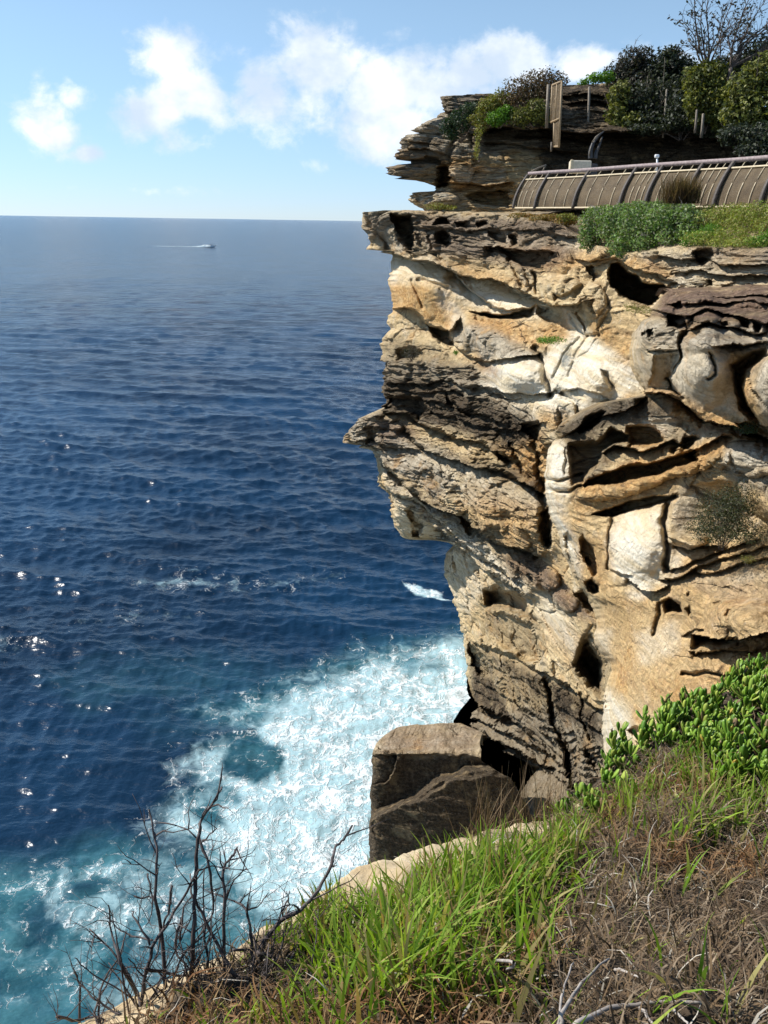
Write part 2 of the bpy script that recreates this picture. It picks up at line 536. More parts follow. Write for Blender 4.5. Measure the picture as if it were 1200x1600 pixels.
# ------------------------------------------------------------------ cliff masses
def rock_mass(name, left, right, top, vbot, ctrl, feats, zones, nu, nv, amp, back=None, seed=0.0, top_back=None, down=0.0, jag=3.0,
              left_back=None, soft_zone=11.0, thin=1.0, parent=None, turn=2.6, left_drop=0.0):
    """A wall of rock surveyed by bearing and distance.  left/right: outline as (u, v); top: (u, v) brow line.
    ctrl: (u, v, metres ahead).  The sheet carries on behind its outlines so that it is a mass and not a screen."""
    A = np.linspace(0, 1, nu); B = np.linspace(0, 1, nv)
    a, b = np.meshgrid(A, B)
    # a first pass finds the brow below every column
    lv = lambda v: interp([(q[1], q[0]) for q in left], v)
    rv = lambda v: interp([(q[1], q[0]) for q in right], v)
    vt0 = min(q[1] for q in top)
    v = vt0 + b * (vbot - vt0)
    for _ in range(6):
        ul = lv(v); ur = rv(v)
        u = ul + a * (ur - ul)
        vt = interp(top, u)
        v = vt + b * (vbot - vt)
    # keep true rows near the outline
    ul = lv(v); ur = rv(v)
    jz = jag * (perlin(v / 9.0, seed + 3.3, 0.5) + 0.7 * perlin(v / 4.0, seed, 1.5) + 1.0 * perlin(v / 26.0, seed, 7.5))
    ul = ul + jz
    ref = np.mean([lv(v + k) for k in range(-70, 71, 10)], 0)       # the outline's steps die away a little inside the edge
    dev = np.clip(ul - ref, -0.2 * (ur - ref), 0.2 * (ur - ref)); ul = ref + dev
    u = ref + a * (ur - ref) + dev * (1 - a) ** 4
    y = Tps(ctrl)(u, v)
    # natural wander of every surveyed line
    uw = u + 5.0 * perlin(u / 34.0, v / 34.0, seed + 1.5) + 2.2 * perlin(u / 11.0, v / 11.0, seed + 8.5) + 1.0 * perlin(u / 4.5, v / 4.5, seed + 3.5)
    vw = v + 5.0 * perlin(u / 34.0, v / 34.0, seed + 31.5) + 2.2 * perlin(u / 11.0, v / 11.0, seed + 18.5) + 1.0 * perlin(u / 4.5, v / 4.5, seed + 13.5)
    y = carve(y, uw, vw, feats)
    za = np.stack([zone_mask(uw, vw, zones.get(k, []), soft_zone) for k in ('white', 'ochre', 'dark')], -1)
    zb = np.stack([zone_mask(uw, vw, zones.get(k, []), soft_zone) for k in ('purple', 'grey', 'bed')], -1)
    smooth = zone_mask(uw, vw, zones.get('smooth', []), 14.0)
    # round the mass off at its left outline
    px = (u - ul)
    rad = 16.0
    y = y + turn * (1 - np.sqrt(np.clip(1 - (1 - np.clip(px / rad, 0, 1)) ** 2, 0, 1)))
    if down and name == 'cliff':             # the foot of the rock is a shelf just clear of the water
        bd = bearing(u, v)
        y = np.where(bd[..., 2] < -0.05, np.minimum(y, 0.978 * (-CAMZ) * bd[..., 1] / np.minimum(bd[..., 2], -0.05)), y)
    p = at(u, v, y)
    # bedding, joints and knobs in world space
    x0, y0, z0 = p[..., 0], p[..., 1], p[..., 2]
    wx = 0.45 * perlin(x0 * 0.35, y0 * 0.35, z0 * 0.35 + seed)
    st = z0 + 0.10 * y0 + wx
    bed = zb[..., 2]
    n1 = ridged(x0 * 0.22 + seed, y0 * 0.22, st * 1.1, 3)
    n2 = ridged(x0 * 0.24, y0 * 0.24 + seed, st * 3.6, 4, 0.6)
    n3 = ridged(x0 * 0.4, y0 * 0.4, st * 10.0 + seed, 3, 0.6)
    lump = fbm(x0 * 0.7, y0 * 0.7, st * 1.2 + seed, 6, gain=0.55)
    f1, f2, cid = cells(x0 * 0.55 + 0.5 * wx, y0 * 0.55, st * 0.95)
    joint = -np.exp(-((f2 - f1) / 0.06) ** 2)
    g1, g2, gid = cells(x0 * 0.8 + 0.4 * wx, y0 * 0.8 + 0.15 * lump, st * 2.7, 40)
    kn = (0.42 - g1)
    c1, c2, chip = cells(x0 * 1.5 + 0.3 * wx, y0 * 1.5, st * 6.0, 90)
    rough = (1 - 0.8 * smooth)
    D = amp * (rough * (0.10 * n1 + 0.26 * (cid - 0.5) + 0.10 * joint + 0.04 * kn * (0.2 + bed) + 0.24 * (gid - 0.5) * (0.35 + bed) + 0.13 * (chip - 0.5) * (0.3 + bed)) +
               (0.03 + 0.13 * bed) * n2 * rough + thin * (0.008 + 0.075 * bed) * n3 * rough + (0.10 * rough + 0.03) * lump)
    out = np.array([-0.62, -0.78, 0.0])
    p = p + D[..., None] * out
    # brow: carry the top back level
    rows = [p]; zas = [za]; zbs = [zb]
    if top_back:
        tb = []
        for (dy, dz) in top_back[::-1]:
            q = p[0].copy()
            q[:, 0] += dy * 0.25; q[:, 1] += dy
            q[:, 2] += dz * dy + np.clip(25.42 - q[:, 2], 0, 1.5) * sstep(0, 5.5, dy) * (1 if dz >= 0 else 0)
            q[:, 2] += 0.06 * min(1, dy) * fbm(q[:, 0] * 0.8, q[:, 1] * 0.8, seed, 3)
            tb.append(q)
        rows = [np.array(tb), p]
        zas = [np.repeat(za[:1], len(tb), 0), za]; zbs = [np.repeat(zb[:1], len(tb), 0), zb]
    p = np.concatenate(rows); za = np.concatenate(zas); zb = np.concatenate(zbs)
    if down:
        q = p[-1:].copy(); q2 = q.copy(); q2[..., 2] = np.minimum(q2[..., 2] - 0.5, down)
        qs = np.concatenate([q + (q2 - q) * k for k in (0.1, 0.25, 0.45, 0.7, 1.0)])
        qs[..., :2] += 0.5 * perlin(qs[..., 0:1], qs[..., 1:2], qs[..., 2:3])
        p = np.concatenate([p, qs]); za = np.concatenate([za, np.repeat(za[-1:], 5, 0)]); zb = np.concatenate([zb, np.repeat(zb[-1:], 5, 0)])
    smo = np.zeros(p.shape[:2]); o0 = len(top_back or []); smo[o0:o0 + nv] = smooth
    # behind the left outline
    bk = left_back or [(0.4, 0.9), (1.0, 2.2), (2.0, 4.0), (3.6, 7.0), (6.0, 11.0)]
    cols = []
    for (dx, dy) in bk[::-1]:
        q = p[:, :1].copy(); q[..., 0] += dx; q[..., 1] += dy; q[..., 2] -= left_drop * dy
        q[..., 0] += 0.3 * min(1.0, dy * .3) * fbm(q[..., 1] * 0.4, q[..., 2] * 0.4, seed, 3)
        cols.append(q)
    nb = len(cols)
    p = np.concatenate(cols + [p], 1)
    za = np.concatenate([np.repeat(za[:, :1], nb, 1), za], 1); zb = np.concatenate([np.repeat(zb[:, :1], nb, 1), zb], 1)
    smo = np.concatenate([np.repeat(smo[:, :1], nb, 1), smo], 1)
    nr, nc = p.shape[:2]
    o = mesh_np(name, p.reshape(-1, 3), grid_faces(nr, nc), M['rock'], parent,
                   attrs={'zone_a': za.reshape(-1, 3), 'zone_b': zb.reshape(-1, 3), 'smoothed': smo.ravel()})
    o.data.set_sharp_from_angle(angle=math.radians(36))
    return o


# --- main sea cliff -------------------------------------------------
A_LEFT = [(565, 326), (565, 338), (566, 348), (569, 358), (576, 368), (581, 380), (579, 390), (592, 394), (605, 393), (615, 398), (614, 404),
          (610, 430), (608, 450), (612, 465), (614, 480), (611, 492), (609, 505), (612, 514), (600, 528), (599, 545), (600, 560), (607, 566),
          (606, 585), (602, 605), (607, 618), (609, 635), (604, 642), (580, 647), (566, 652), (556, 664), (546, 675), (542, 688), (551, 693),
          (562, 697), (576, 695), (587, 704), (592, 715), (594, 740), (593, 758), (606, 766), (612, 776), (612, 800), (619, 820), (628, 839),
          (645, 842), (698, 843), (708, 849), (701, 860), (698, 880), (700, 910), (712, 942), (722, 970), (728, 1000), (733, 1040), (732, 1085),
          (742, 1096), (738, 1105), (722, 1112), (716, 1122), (714, 1140), (720, 1150), (724, 1165), (730, 1230), (740, 1290), (760, 1400)]
A_RIGHT = [(1330, 300), (1330, 440), (1260, 520), (1130, 620), (1060, 680), (985, 760), (985, 860), (1010, 960), (1040, 1060), (1040, 1400)]
A_TOP = [(540, 333), (565, 332), (600, 328.5), (650, 329), (700, 331), (800, 337), (850, 345), (880, 352), (905, 373), (960, 394), (1000, 396),
         (1040, 391), (1060, 388), (1100, 386), (1200, 391), (1340, 396)]
A_CTRL = [(565, 335, 37.5), (650, 330, 35.5), (750, 334, 32), (850, 346, 27.5), (905, 374, 24.5), (1000, 395, 20.5), (1100, 388, 18.3), (1200, 392, 16.6),
          (1330, 397, 15),
          (611, 430, 38), (612, 515, 38.3), (605, 600, 38), (545, 680, 38.5), (593, 740, 38), (612, 800, 38), (700, 860, 38.5), (728, 1000, 38.5), (733, 1090, 38.3),
          (640, 440, 36.3), (700, 470, 33.6), (760, 500, 30.8), (800, 545, 28.3), (850, 500, 26), (900, 450, 24), (950, 430, 22.3), (1000, 440, 20.8),
          (1100, 440, 18), (1200, 440, 16.4), (620, 360, 36), (700, 390, 33.2), (780, 400, 30), (850, 430, 26.4),
          (900, 560, 23.3), (980, 560, 20.5), (860, 620, 24.3), (800, 620, 27), (720, 560, 31.5), (650, 560, 35.5), (660, 620, 35.3), (720, 680, 31.8),
          (650, 700, 35.3), (780, 720, 28.4), (840, 740, 25.5), (700, 780, 32.2), (640, 790, 36.2), (760, 820, 28.6), (840, 840, 25), (880, 880, 23.8),
          (740, 900, 35), (800, 920, 29.5), (850, 950, 26), (900, 980, 23), (760, 1000, 34.4), (830, 1050, 28.5), (900, 1080, 24), (940, 1100, 22),
          (780, 1090, 34), (850, 1130, 28.5), (900, 1180, 25), (930, 1200, 23), (720, 1118, 36.6), (780, 1150, 33.6), (850, 1190, 30.5), (760, 1280, 29.5),
          (860, 1260, 27.5), (920, 1260, 25), (1040, 1100, 19), (1040, 900, 19.5), (1060, 660, 18.5)]
A_FEATS = [
    # brow slab, nose and its hollows
    ('hollow', [(613, 334), (650, 336), (653, 350), (656, 384), (650, 402), (642, 392), (630, 374), (618, 352)], 2.6, 5),
    ('hollow', [(690, 340), (711, 340), (712, 351), (688, 352)], 1.3, 3),
    ('hollow', [(686, 362), (700, 358), (714, 366), (715, 382), (704, 388), (690, 378)], 1.5, 4),
    ('hollow', [(722, 345), (742, 344), (741, 354), (722, 354)], 1.0, 3),
    ('hollow', [(748, 346), (764, 345), (764, 353), (749, 354)], 1.0, 3),
    ('hollow', [(764, 362), (790, 360), (800, 372), (790, 384), (770, 380)], 0.8, 4),
    ('hollow', [(800, 368), (820, 366), (822, 384), (804, 388)], 0.9, 4),
    ('ledge', [(655, 354), (720, 357), (800, 358), (850, 360), (900, 372)], 0.55, 10, 6),
    ('ledge', [(770, 386), (800, 388), (840, 392), (870, 396)], 1.6, 16, 6),
    ('hollow', [(778, 388), (830, 390), (868, 400), (850, 424), (820, 414), (792, 402)], 1.2, 6),
    ('crack', [(655, 352), (664, 380), (690, 412)], 0.5, 3),
    ('crack', [(676, 366), (688, 400), (700, 420)], 0.4, 3),
    ('crack', [(576, 350), (596, 366), (606, 388)], 0.6, 4),
    ('ledge', [(617, 397), (642, 405), (680, 410), (715, 427), (745, 434), (780, 438), (812, 452), (840, 463), (862, 477), (890, 478), (914, 470)], 2.0, 30, 10),
    ('bulge', (875, 452, 40, 26, 20), 0.9), ('bulge', (805, 432, 30, 22, 30), 0.6), ('bulge', (925, 470, 24, 32), 0.7),
    ('hollow', [(860, 455), (880, 462), (915, 440), (912, 462), (900, 474), (868, 472)], 0.7, 6),
    ('crack', [(801, 404), (806, 428), (818, 446)], 0.6, 3), ('crack', [(820, 420), (828, 448)], 0.5, 3), ('crack', [(836, 426), (838, 455)], 0.5, 3),
    # ochre drum under the nose
    ('dome', (655, 448, 90, 66, 15), 1.6), ('crack', [(645, 436), (650, 452), (660, 480)], 0.35, 3),
    ('crack', [(655, 436), (700, 450)], 0.35, 3),
    ('ledge', [(610, 479), (640, 482), (660, 495), (676, 508), (702, 516), (713, 503)], 1.5, 24, 14),
    ('ledge', [(715, 430), (735, 450), (770, 478), (800, 484), (830, 478)], 0.8, 12, 8),
    ('hollow', [(738, 486), (800, 491), (838, 476), (836, 492), (812, 501), (768, 498)], 2.6, 4),
    ('hollow', [(672, 508), (702, 516), (716, 540), (700, 541), (680, 528)], 1.8, 4),
    ('hollow', [(620, 545), (650, 538), (664, 552), (660, 565), (625, 565)], 0.9, 5),
    # cave under the shrub
    ('hollow', [(953, 414), (966, 409), (984, 424), (1000, 428), (1006, 438), (1040, 442), (1057, 455), (1036, 459), (1022, 474), (1000, 478), (972, 462), (953, 446), (948, 430)], 5.5, 6),
    ('ledge', [(900, 402), (925, 408), (960, 404), (990, 418), (1030, 425), (1060, 440)], 0.7, 10, 6),
    ('hollow', [(915, 415), (930, 412), (938, 430), (926, 440)], 0.9, 4),
    ('ledge', [(1030, 398), (1060, 405), (1100, 404), (1130, 412), (1200, 410)], 0.5, 8, 5),
    ('ledge', [(1060, 424), (1100, 425), (1140, 428), (1200, 430)], 0.5, 8, 5),
    ('hollow', [(1086, 390), (1115, 388), (1118, 402), (1100, 420), (1088, 412)], 0.8, 4),
    ('hollow', [(1108, 436), (1117, 436), (1117, 448), (1108, 448)], 0.5, 2),
    # white leached hollow
    ('hollow', [(840, 475), (884, 484), (900, 520), (880, 522), (850, 505), (838, 492)], 0.9, 8),
    ('dome', (765, 534, 62, 28, 20), 1.5), ('dome', (806, 582, 56, 36, 12), 1.6),
    ('ledge', [(712, 538), (740, 556), (760, 563), (800, 561), (838, 553)], 0.9, 14, 8),
    ('ledge', [(755, 601), (790, 613), (830, 619), (860, 611)], 0.8, 12, 14),
    ('crack', [(838, 542), (848, 566), (856, 600), (860, 618)], 0.7, 5),
    ('crack', [(905, 528), (878, 560), (864, 592), (868, 612)], 0.22, 3), ('crack', [(920, 526), (895, 560), (884, 592)], 0.15, 2.5),
    ('crack', [(905, 487), (918, 526)], 0.35, 3), ('crack', [(888, 490), (900, 515), (916, 527), (936, 520)], 0.5, 3.5),
    ('dome', (930, 590, 34, 40, -20), 0.8), ('hollow', [(938, 575), (952, 580), (965, 605), (955, 608), (944, 595)], 0.35, 6),
    ('ledge', [(880, 612), (905, 606), (930, 610), (950, 622)], 0.6, 10, 8), ('crack', [(870, 610), (900, 628), (905, 650)], 0.5, 4),
    # thin-bedded dark shelf
    ('ledge', [(607, 596), (660, 600), (700, 594), (760, 604), (800, 624)], 0.8, 8, 6),
    ('ledge', [(609, 608), (660, 612), (720, 610), (760, 622)], 0.6, 6, 5),
    ('ledge', [(606, 620), (650, 618), (700, 628), (740, 640), (790, 652)], 0.8, 8, 6),
    ('hollow', [(611, 622), (664, 617), (673, 640), (662, 655), (642, 646), (611, 640)], 1.8, 5),
    ('ledge', [(680, 640), (720, 652), (760, 664), (820, 668), (850, 660)], 0.8, 9, 6),
    ('hollow', [(700, 612), (740, 640), (756, 648), (740, 652), (705, 630)], 1.0, 5),
    ('hollow', [(815, 660), (848, 655), (856, 690), (838, 684)], 1.2, 4),
    ('ledge', [(612, 641), (640, 646), (659, 654), (690, 669), (716, 681), (744, 687), (775, 698), (800, 713)], 1.8, 11, 8),
    ('ledge', [(640, 668), (665, 693), (690, 707), (721, 719), (760, 725), (795, 731), (835, 756), (850, 766)], 1.7, 10, 8),
    ('hollow', [(780, 700), (800, 706), (812, 718), (800, 726), (784, 716)], 0.9, 4), ('bulge', (770, 707, 34, 16, 25), 0.8),
    ('crack', [(806, 690), (812, 720), (836, 744)], 0.7, 4),
    # the beak and the pale diagonal ribs
    ('ledge', [(548, 690), (583, 684), (600, 692), (625, 699), (660, 701)], 0.9, 7, 6),
    ('ledge', [(590, 664), (600, 668), (630, 668)], 0.5, 6, 4),
    ('hollow', [(575, 664), (590, 660), (592, 690), (580, 696)], 0.7, 4),
    ('ledge', [(590, 700), (602, 718), (633, 754), (659, 774), (690, 789), (715, 795), (738, 810), (770, 836), (810, 850), (842, 868)], 2.2, 10, 9),
    ('hollow', [(718, 800), (735, 796), (752, 826), (760, 840), (740, 832)], 0.8, 4),
    ('ledge', [(595, 755), (625, 772), (662, 786), (690, 806), (716, 833), (745, 858), (781, 882), (812, 900)], 1.2, 9, 8),
    ('ledge', [(690, 822), (720, 850), (745, 874), (775, 892), (800, 908), (832, 937)], 1.8, 12, 8),
    ('hollow', [(636, 795), (648, 790), (664, 812), (660, 841), (648, 841), (644, 815)], 1.4, 4),
    ('crack', [(845, 690), (850, 760), (858, 830), (856, 850)], 0.9, 5),
    ('hollow', [(845, 800), (860, 790), (864, 850), (850, 850)], 1.5, 4),
    # lower caves
    ('hollow', [(756, 920), (780, 906), (797, 918), (830, 936), (832, 955), (845, 966), (842, 974), (825, 968), (802, 961), (790, 956), (757, 954)], 3.2, 16),
    ('hollow', [(760, 956), (788, 956), (836, 974), (848, 1018), (846, 1034), (820, 1034), (795, 1014), (766, 996)], 1.2, 5, 0.022, 0.0),
    ('hollow', [(915, 991), (927, 986), (943, 1010), (957, 1032), (953, 1058), (944, 1086), (920, 1072), (898, 1046), (892, 1036), (898, 1020), (907, 1005)], 4.0, 24),
    ('ledge', [(752, 1003), (800, 1018), (820, 1033), (862, 1053), (902, 1078), (941, 1106)], 0.9, 9, 7),
    ('hollow', [(738, 1000), (752, 1014), (773, 1046), (766, 1056), (745, 1056), (736, 1040)], 2.0, 4),
    ('hollow', [(900, 925), (912, 920), (926, 935), (934, 962), (920, 958), (905, 940)], 1.0, 5),
    ('bulge', (855, 905, 22, 20), 0.8), ('bulge', (885, 940, 22, 16, 30), 0.6),
    ('crack', [(857, 1060), (863, 1090), (868, 1122), (880, 1152), (890, 1182), (896, 1206)], 1.0, 4),
    ('hollow', [(855, 1062), (866, 1060), (870, 1105), (874, 1125), (864, 1118), (858, 1090)], 1.0, 3),
    ('hollow', [(884, 1150), (892, 1160), (906, 1210), (908, 1236), (898, 1226), (884, 1190)], 1.4, 5),
    ('hollow', [(914, 1162), (926, 1166), (938, 1190), (938, 1206), (926, 1200), (914, 1180)], 1.0, 6),
    ('ledge', [(735, 1094), (752, 1101), (777, 1109), (800, 1118), (817, 1126), (828, 1140)], 1.3, 9, 9),
    ('ledge', [(717, 1128), (735, 1128), (760, 1146), (790, 1156), (815, 1170), (850, 1188), (870, 1196)], 1.2, 8, 6),
    ('ledge', [(740, 1120), (775, 1134), (806, 1142), (824, 1158)], 0.6, 7, 5),
    ('hollow', [(733, 1152), (752, 1144), (772, 1152), (800, 1172), (830, 1186), (848, 1198), (838, 1216), (815, 1240), (780, 1236), (745, 1232), (732, 1190)], 2.6, 8),
    ('bulge', (778, 1262, 26, 42, 30), 1.6), ('bulge', (830, 1250, 34, 40), 0.6), ('bulge', (752, 1170, 13, 30, 10), 3.0),
    ('ledge', [(858, 1134), (872, 1140), (886, 1143), (893, 1140)], 0.55, 5, 4),
    ('ledge', [(863, 1147), (876, 1153), (888, 1156), (895, 1153)], 0.55, 5, 4),
    ('ledge', [(868, 1160), (880, 1166), (891, 1169), (897, 1166)], 0.55, 5, 4),
    ('ledge', [(873, 1173), (884, 1179), (893, 1182), (899, 1179)], 0.55, 5, 4),
    ('ledge', [(878, 1186), (888, 1192), (896, 1195), (901, 1192)], 0.55, 5, 4),
    ('ledge', [(883, 1199), (892, 1205), (898, 1208), (904, 1205)], 0.55, 5, 4),
    ('ledge', [(888, 1212), (896, 1218), (901, 1221), (906, 1218)], 0.55, 5, 4),
    ('ledge', [(893, 1225), (900, 1231), (903, 1234), (908, 1231)], 0.55, 5, 4),
    ('ledge', [(910, 1161), (922, 1166), (934, 1164)], 0.5, 5, 4),
    ('ledge', [(912, 1170), (924, 1175), (935, 1173)], 0.5, 5, 4),
    ('ledge', [(914, 1179), (926, 1184), (936, 1182)], 0.5, 5, 4),
    ('ledge', [(916, 1188), (928, 1193), (937, 1191)], 0.5, 5, 4),
    ('ledge', [(918, 1197), (930, 1202), (938, 1200)], 0.5, 5, 4),
    ('ledge', [(920, 1206), (932, 1211), (939, 1209)], 0.5, 5, 4),
    ('ledge', [(742, 1060), (775, 1075), (815, 1098), (850, 1120)], 0.5, 8, 6), ('ledge', [(745, 1078), (780, 1092), (812, 1116)], 0.5, 7, 5),
    ('ledge', [(775, 1040), (810, 1058), (850, 1082)], 0.35, 7, 5), ('ledge', [(800, 1140), (840, 1160), (880, 1185)], 0.5, 7, 6), ('ledge', [(820, 1170), (860, 1200), (900, 1230)], 0.5, 7, 6),
    ('crack', [(790, 1020), (800, 1060), (815, 1100)], 0.4, 3), ('crack', [(910, 1080), (915, 1120), (925, 1150)], 0.5, 3), ('ledge', [(880, 1100), (910, 1118), (940, 1140)], 0.5, 8, 6),
    ('hollow', [(744, 1098), (770, 1108), (806, 1122), (818, 1134), (790, 1128), (760, 1116)], 0.8, 4),
]
A_ZONES = {
    'white': [[(885, 487), (918, 515), (950, 545), (990, 572), (1006, 606), (940, 628), (905, 650), (872, 640), (800, 622), (755, 602), (758, 582), (776, 560), (845, 556), (870, 538), (890, 525)],
              [0.8, (700, 440), (728, 436), (800, 470), (850, 482), (840, 496), (770, 490), (720, 468)],
              [0.7, (608, 408), (636, 405), (690, 412), (720, 436), (700, 450), (650, 436), (612, 440)],
              [0.85, (592, 704), (612, 735), (650, 772), (700, 800), (760, 845), (830, 900), (836, 940), (790, 905), (720, 858), (660, 800), (612, 765)],
              [0.55, (612, 776), (660, 790), (708, 845), (698, 880), (705, 930), (730, 960), (760, 920), (740, 870), (690, 842), (630, 838)],
              [0.6, (830, 905), (880, 940), (905, 990), (900, 1030), (870, 1000), (845, 960)],
              [0.5, (625, 665), (760, 730), (850, 770), (850, 790), (740, 745), (660, 715)],
              [0.6, (680, 452), (700, 450), (730, 500), (722, 512), (706, 508)],
              [0.55, (1055, 420), (1210, 415), (1330, 415), (1330, 450), (1040, 452)],
              [0.5, (860, 600), (900, 640), (900, 665), (850, 640)]],
    'ochre': [[0.9, (609, 438), (660, 446), (700, 456), (716, 490), (702, 516), (660, 500), (610, 480)],
              [0.8, (740, 492), (800, 500), (870, 510), (900, 530), (850, 545), (800, 532), (745, 510)],
              [0.9, (780, 690), (850, 660), (866, 700), (850, 770), (800, 725)],
              [0.8, (860, 625), (905, 650), (880, 670), (850, 660)],
              [0.7, (780, 385), (900, 395), (1010, 405), (1060, 420), (1050, 446), (955, 412), (850, 425)],
              [0.6, (680, 408), (760, 420), (830, 450), (780, 440), (715, 430)],
              [0.8, (925, 480), (955, 510), (990, 545), (975, 570), (930, 520)],
              [0.6, (850, 960), (910, 990), (895, 1040), (860, 1000)],
              [0.7, (740, 555), (775, 575), (772, 590), (752, 575)],
              [0.45, (760, 770), (850, 780), (860, 860), (800, 850), (740, 800)]],
    'dark': [[0.5, (735, 1000), (800, 1020), (862, 1054), (943, 1108), (950, 1260), (700, 1300), (700, 1105), (732, 1095)], [1.0, (733, 1040), (775, 1060), (800, 1100), (830, 1140), (760, 1112), (735, 1096)], [1.0, (862, 1056), (942, 1108), (944, 1165), (905, 1130), (870, 1120)], [0.85, (780, 1022), (862, 1054), (856, 1100), (800, 1060)], [0.8, (716, 1120), (800, 1160), (850, 1195), (830, 1250), (735, 1230)],  # stained lower wall; the last patch paints shade into the foot cavity
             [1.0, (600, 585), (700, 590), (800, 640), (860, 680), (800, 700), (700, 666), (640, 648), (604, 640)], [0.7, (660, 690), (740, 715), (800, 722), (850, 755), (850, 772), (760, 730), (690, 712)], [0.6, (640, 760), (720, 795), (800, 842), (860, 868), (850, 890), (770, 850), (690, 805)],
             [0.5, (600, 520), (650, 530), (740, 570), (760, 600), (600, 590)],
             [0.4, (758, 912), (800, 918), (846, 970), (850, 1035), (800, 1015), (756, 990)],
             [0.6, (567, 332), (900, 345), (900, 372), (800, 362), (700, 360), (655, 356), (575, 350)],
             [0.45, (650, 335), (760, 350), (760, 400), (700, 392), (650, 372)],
             [0.6, (915, 990), (945, 1010), (957, 1035), (944, 1085), (890, 1040)]],  # shade inside the right-hand cave, put into the colour
    'purple': [[0.4, (650, 334), (900, 346), (900, 372), (860, 392), (800, 384), (740, 384), (690, 376), (655, 360)], [0.5, (660, 366), (780, 384), (850, 400), (840, 420), (760, 408), (690, 400)], [0.8, (790, 865), (830, 865), (880, 905), (920, 950), (930, 970), (900, 965), (850, 925)],
               [0.7, (580, 655), (640, 650), (660, 680), (600, 690)],
               [0.6, (845, 385), (880, 380), (900, 400), (860, 420), (790, 400), (790, 385)],
               [0.8, (752, 558), (778, 580), (774, 592), (745, 566)],
               [0.5, (1085, 386), (1330, 386), (1330, 412), (1090, 402)],
               [0.35, (565, 340), (610, 350), (606, 392), (575, 370)]],
    'grey': [[0.7, (565, 330), (900, 345), (905, 395), (860, 420), (700, 395), (655, 400), (600, 392), (570, 360)],
             [0.9, (700, 508), (760, 505), (838, 545), (835, 562), (760, 562), (712, 535)],
             [0.8, (604, 560), (750, 575), (860, 660), (850, 690), (700, 665), (604, 640)],
             [0.9, (544, 650), (600, 640), (660, 700), (720, 750), (690, 780), (600, 720), (544, 690)],
             [0.6, (1000, 395), (1330, 385), (1330, 430), (1010, 425)],
             [0.7, (700, 1100), (950, 1110), (960, 1300), (700, 1300)],
             [0.5, (640, 700), (720, 720), (850, 780), (850, 800), (740, 790), (650, 740)]],
    'bed': [[1.0, (600, 560), (750, 575), (800, 630), (860, 680), (850, 770), (700, 720), (544, 690), (544, 650)],
            [0.75, (590, 690), (850, 760), (866, 860), (760, 850), (640, 770)],
            [0.8, (600, 710), (700, 790), (840, 880), (836, 940), (720, 860), (612, 780)],
            [0.7, (565, 330), (900, 345), (905, 400), (860, 420), (650, 400)],
            [0.6, (700, 1100), (950, 1110), (960, 1300), (700, 1300)], [0.5, (1000, 390), (1330, 385), (1330, 450), (1010, 450)],
            [0.75, (740, 1000), (940, 1100), (945, 1250), (740, 1110)]],
    'smooth': [[(609, 405), (640, 405), (716, 440), (740, 490), (702, 514), (610, 478)],
               [(885, 487), (918, 515), (990, 572), (1006, 606), (940, 628), (872, 640), (800, 622), (755, 602), (776, 565), (845, 556), (890, 525)],
               [0.35, (740, 1010), (860, 1060), (943, 1108), (945, 1200), (880, 1200), (800, 1110), (740, 1090)],
               [(700, 440), (740, 436), (850, 478), (840, 492), (760, 488)], [0.7, (838, 930), (900, 990), (890, 1040), (850, 1000)]],
}
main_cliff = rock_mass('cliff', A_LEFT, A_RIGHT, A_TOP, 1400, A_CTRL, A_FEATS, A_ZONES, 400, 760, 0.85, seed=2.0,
                       top_back=[(0.3, 0), (0.7, 0), (1.2, 0), (1.8, 0), (2.5, 0), (3.3, 0), (4.2, 0), (5.5, 0), (7.5, 0.0), (10, 0.0), (14.0, 0.0)], down=-1.5)
tag(main_cliff, 'tall layered sandstone sea cliff with a flat top and an overhanging nose', None, None, 'structure')

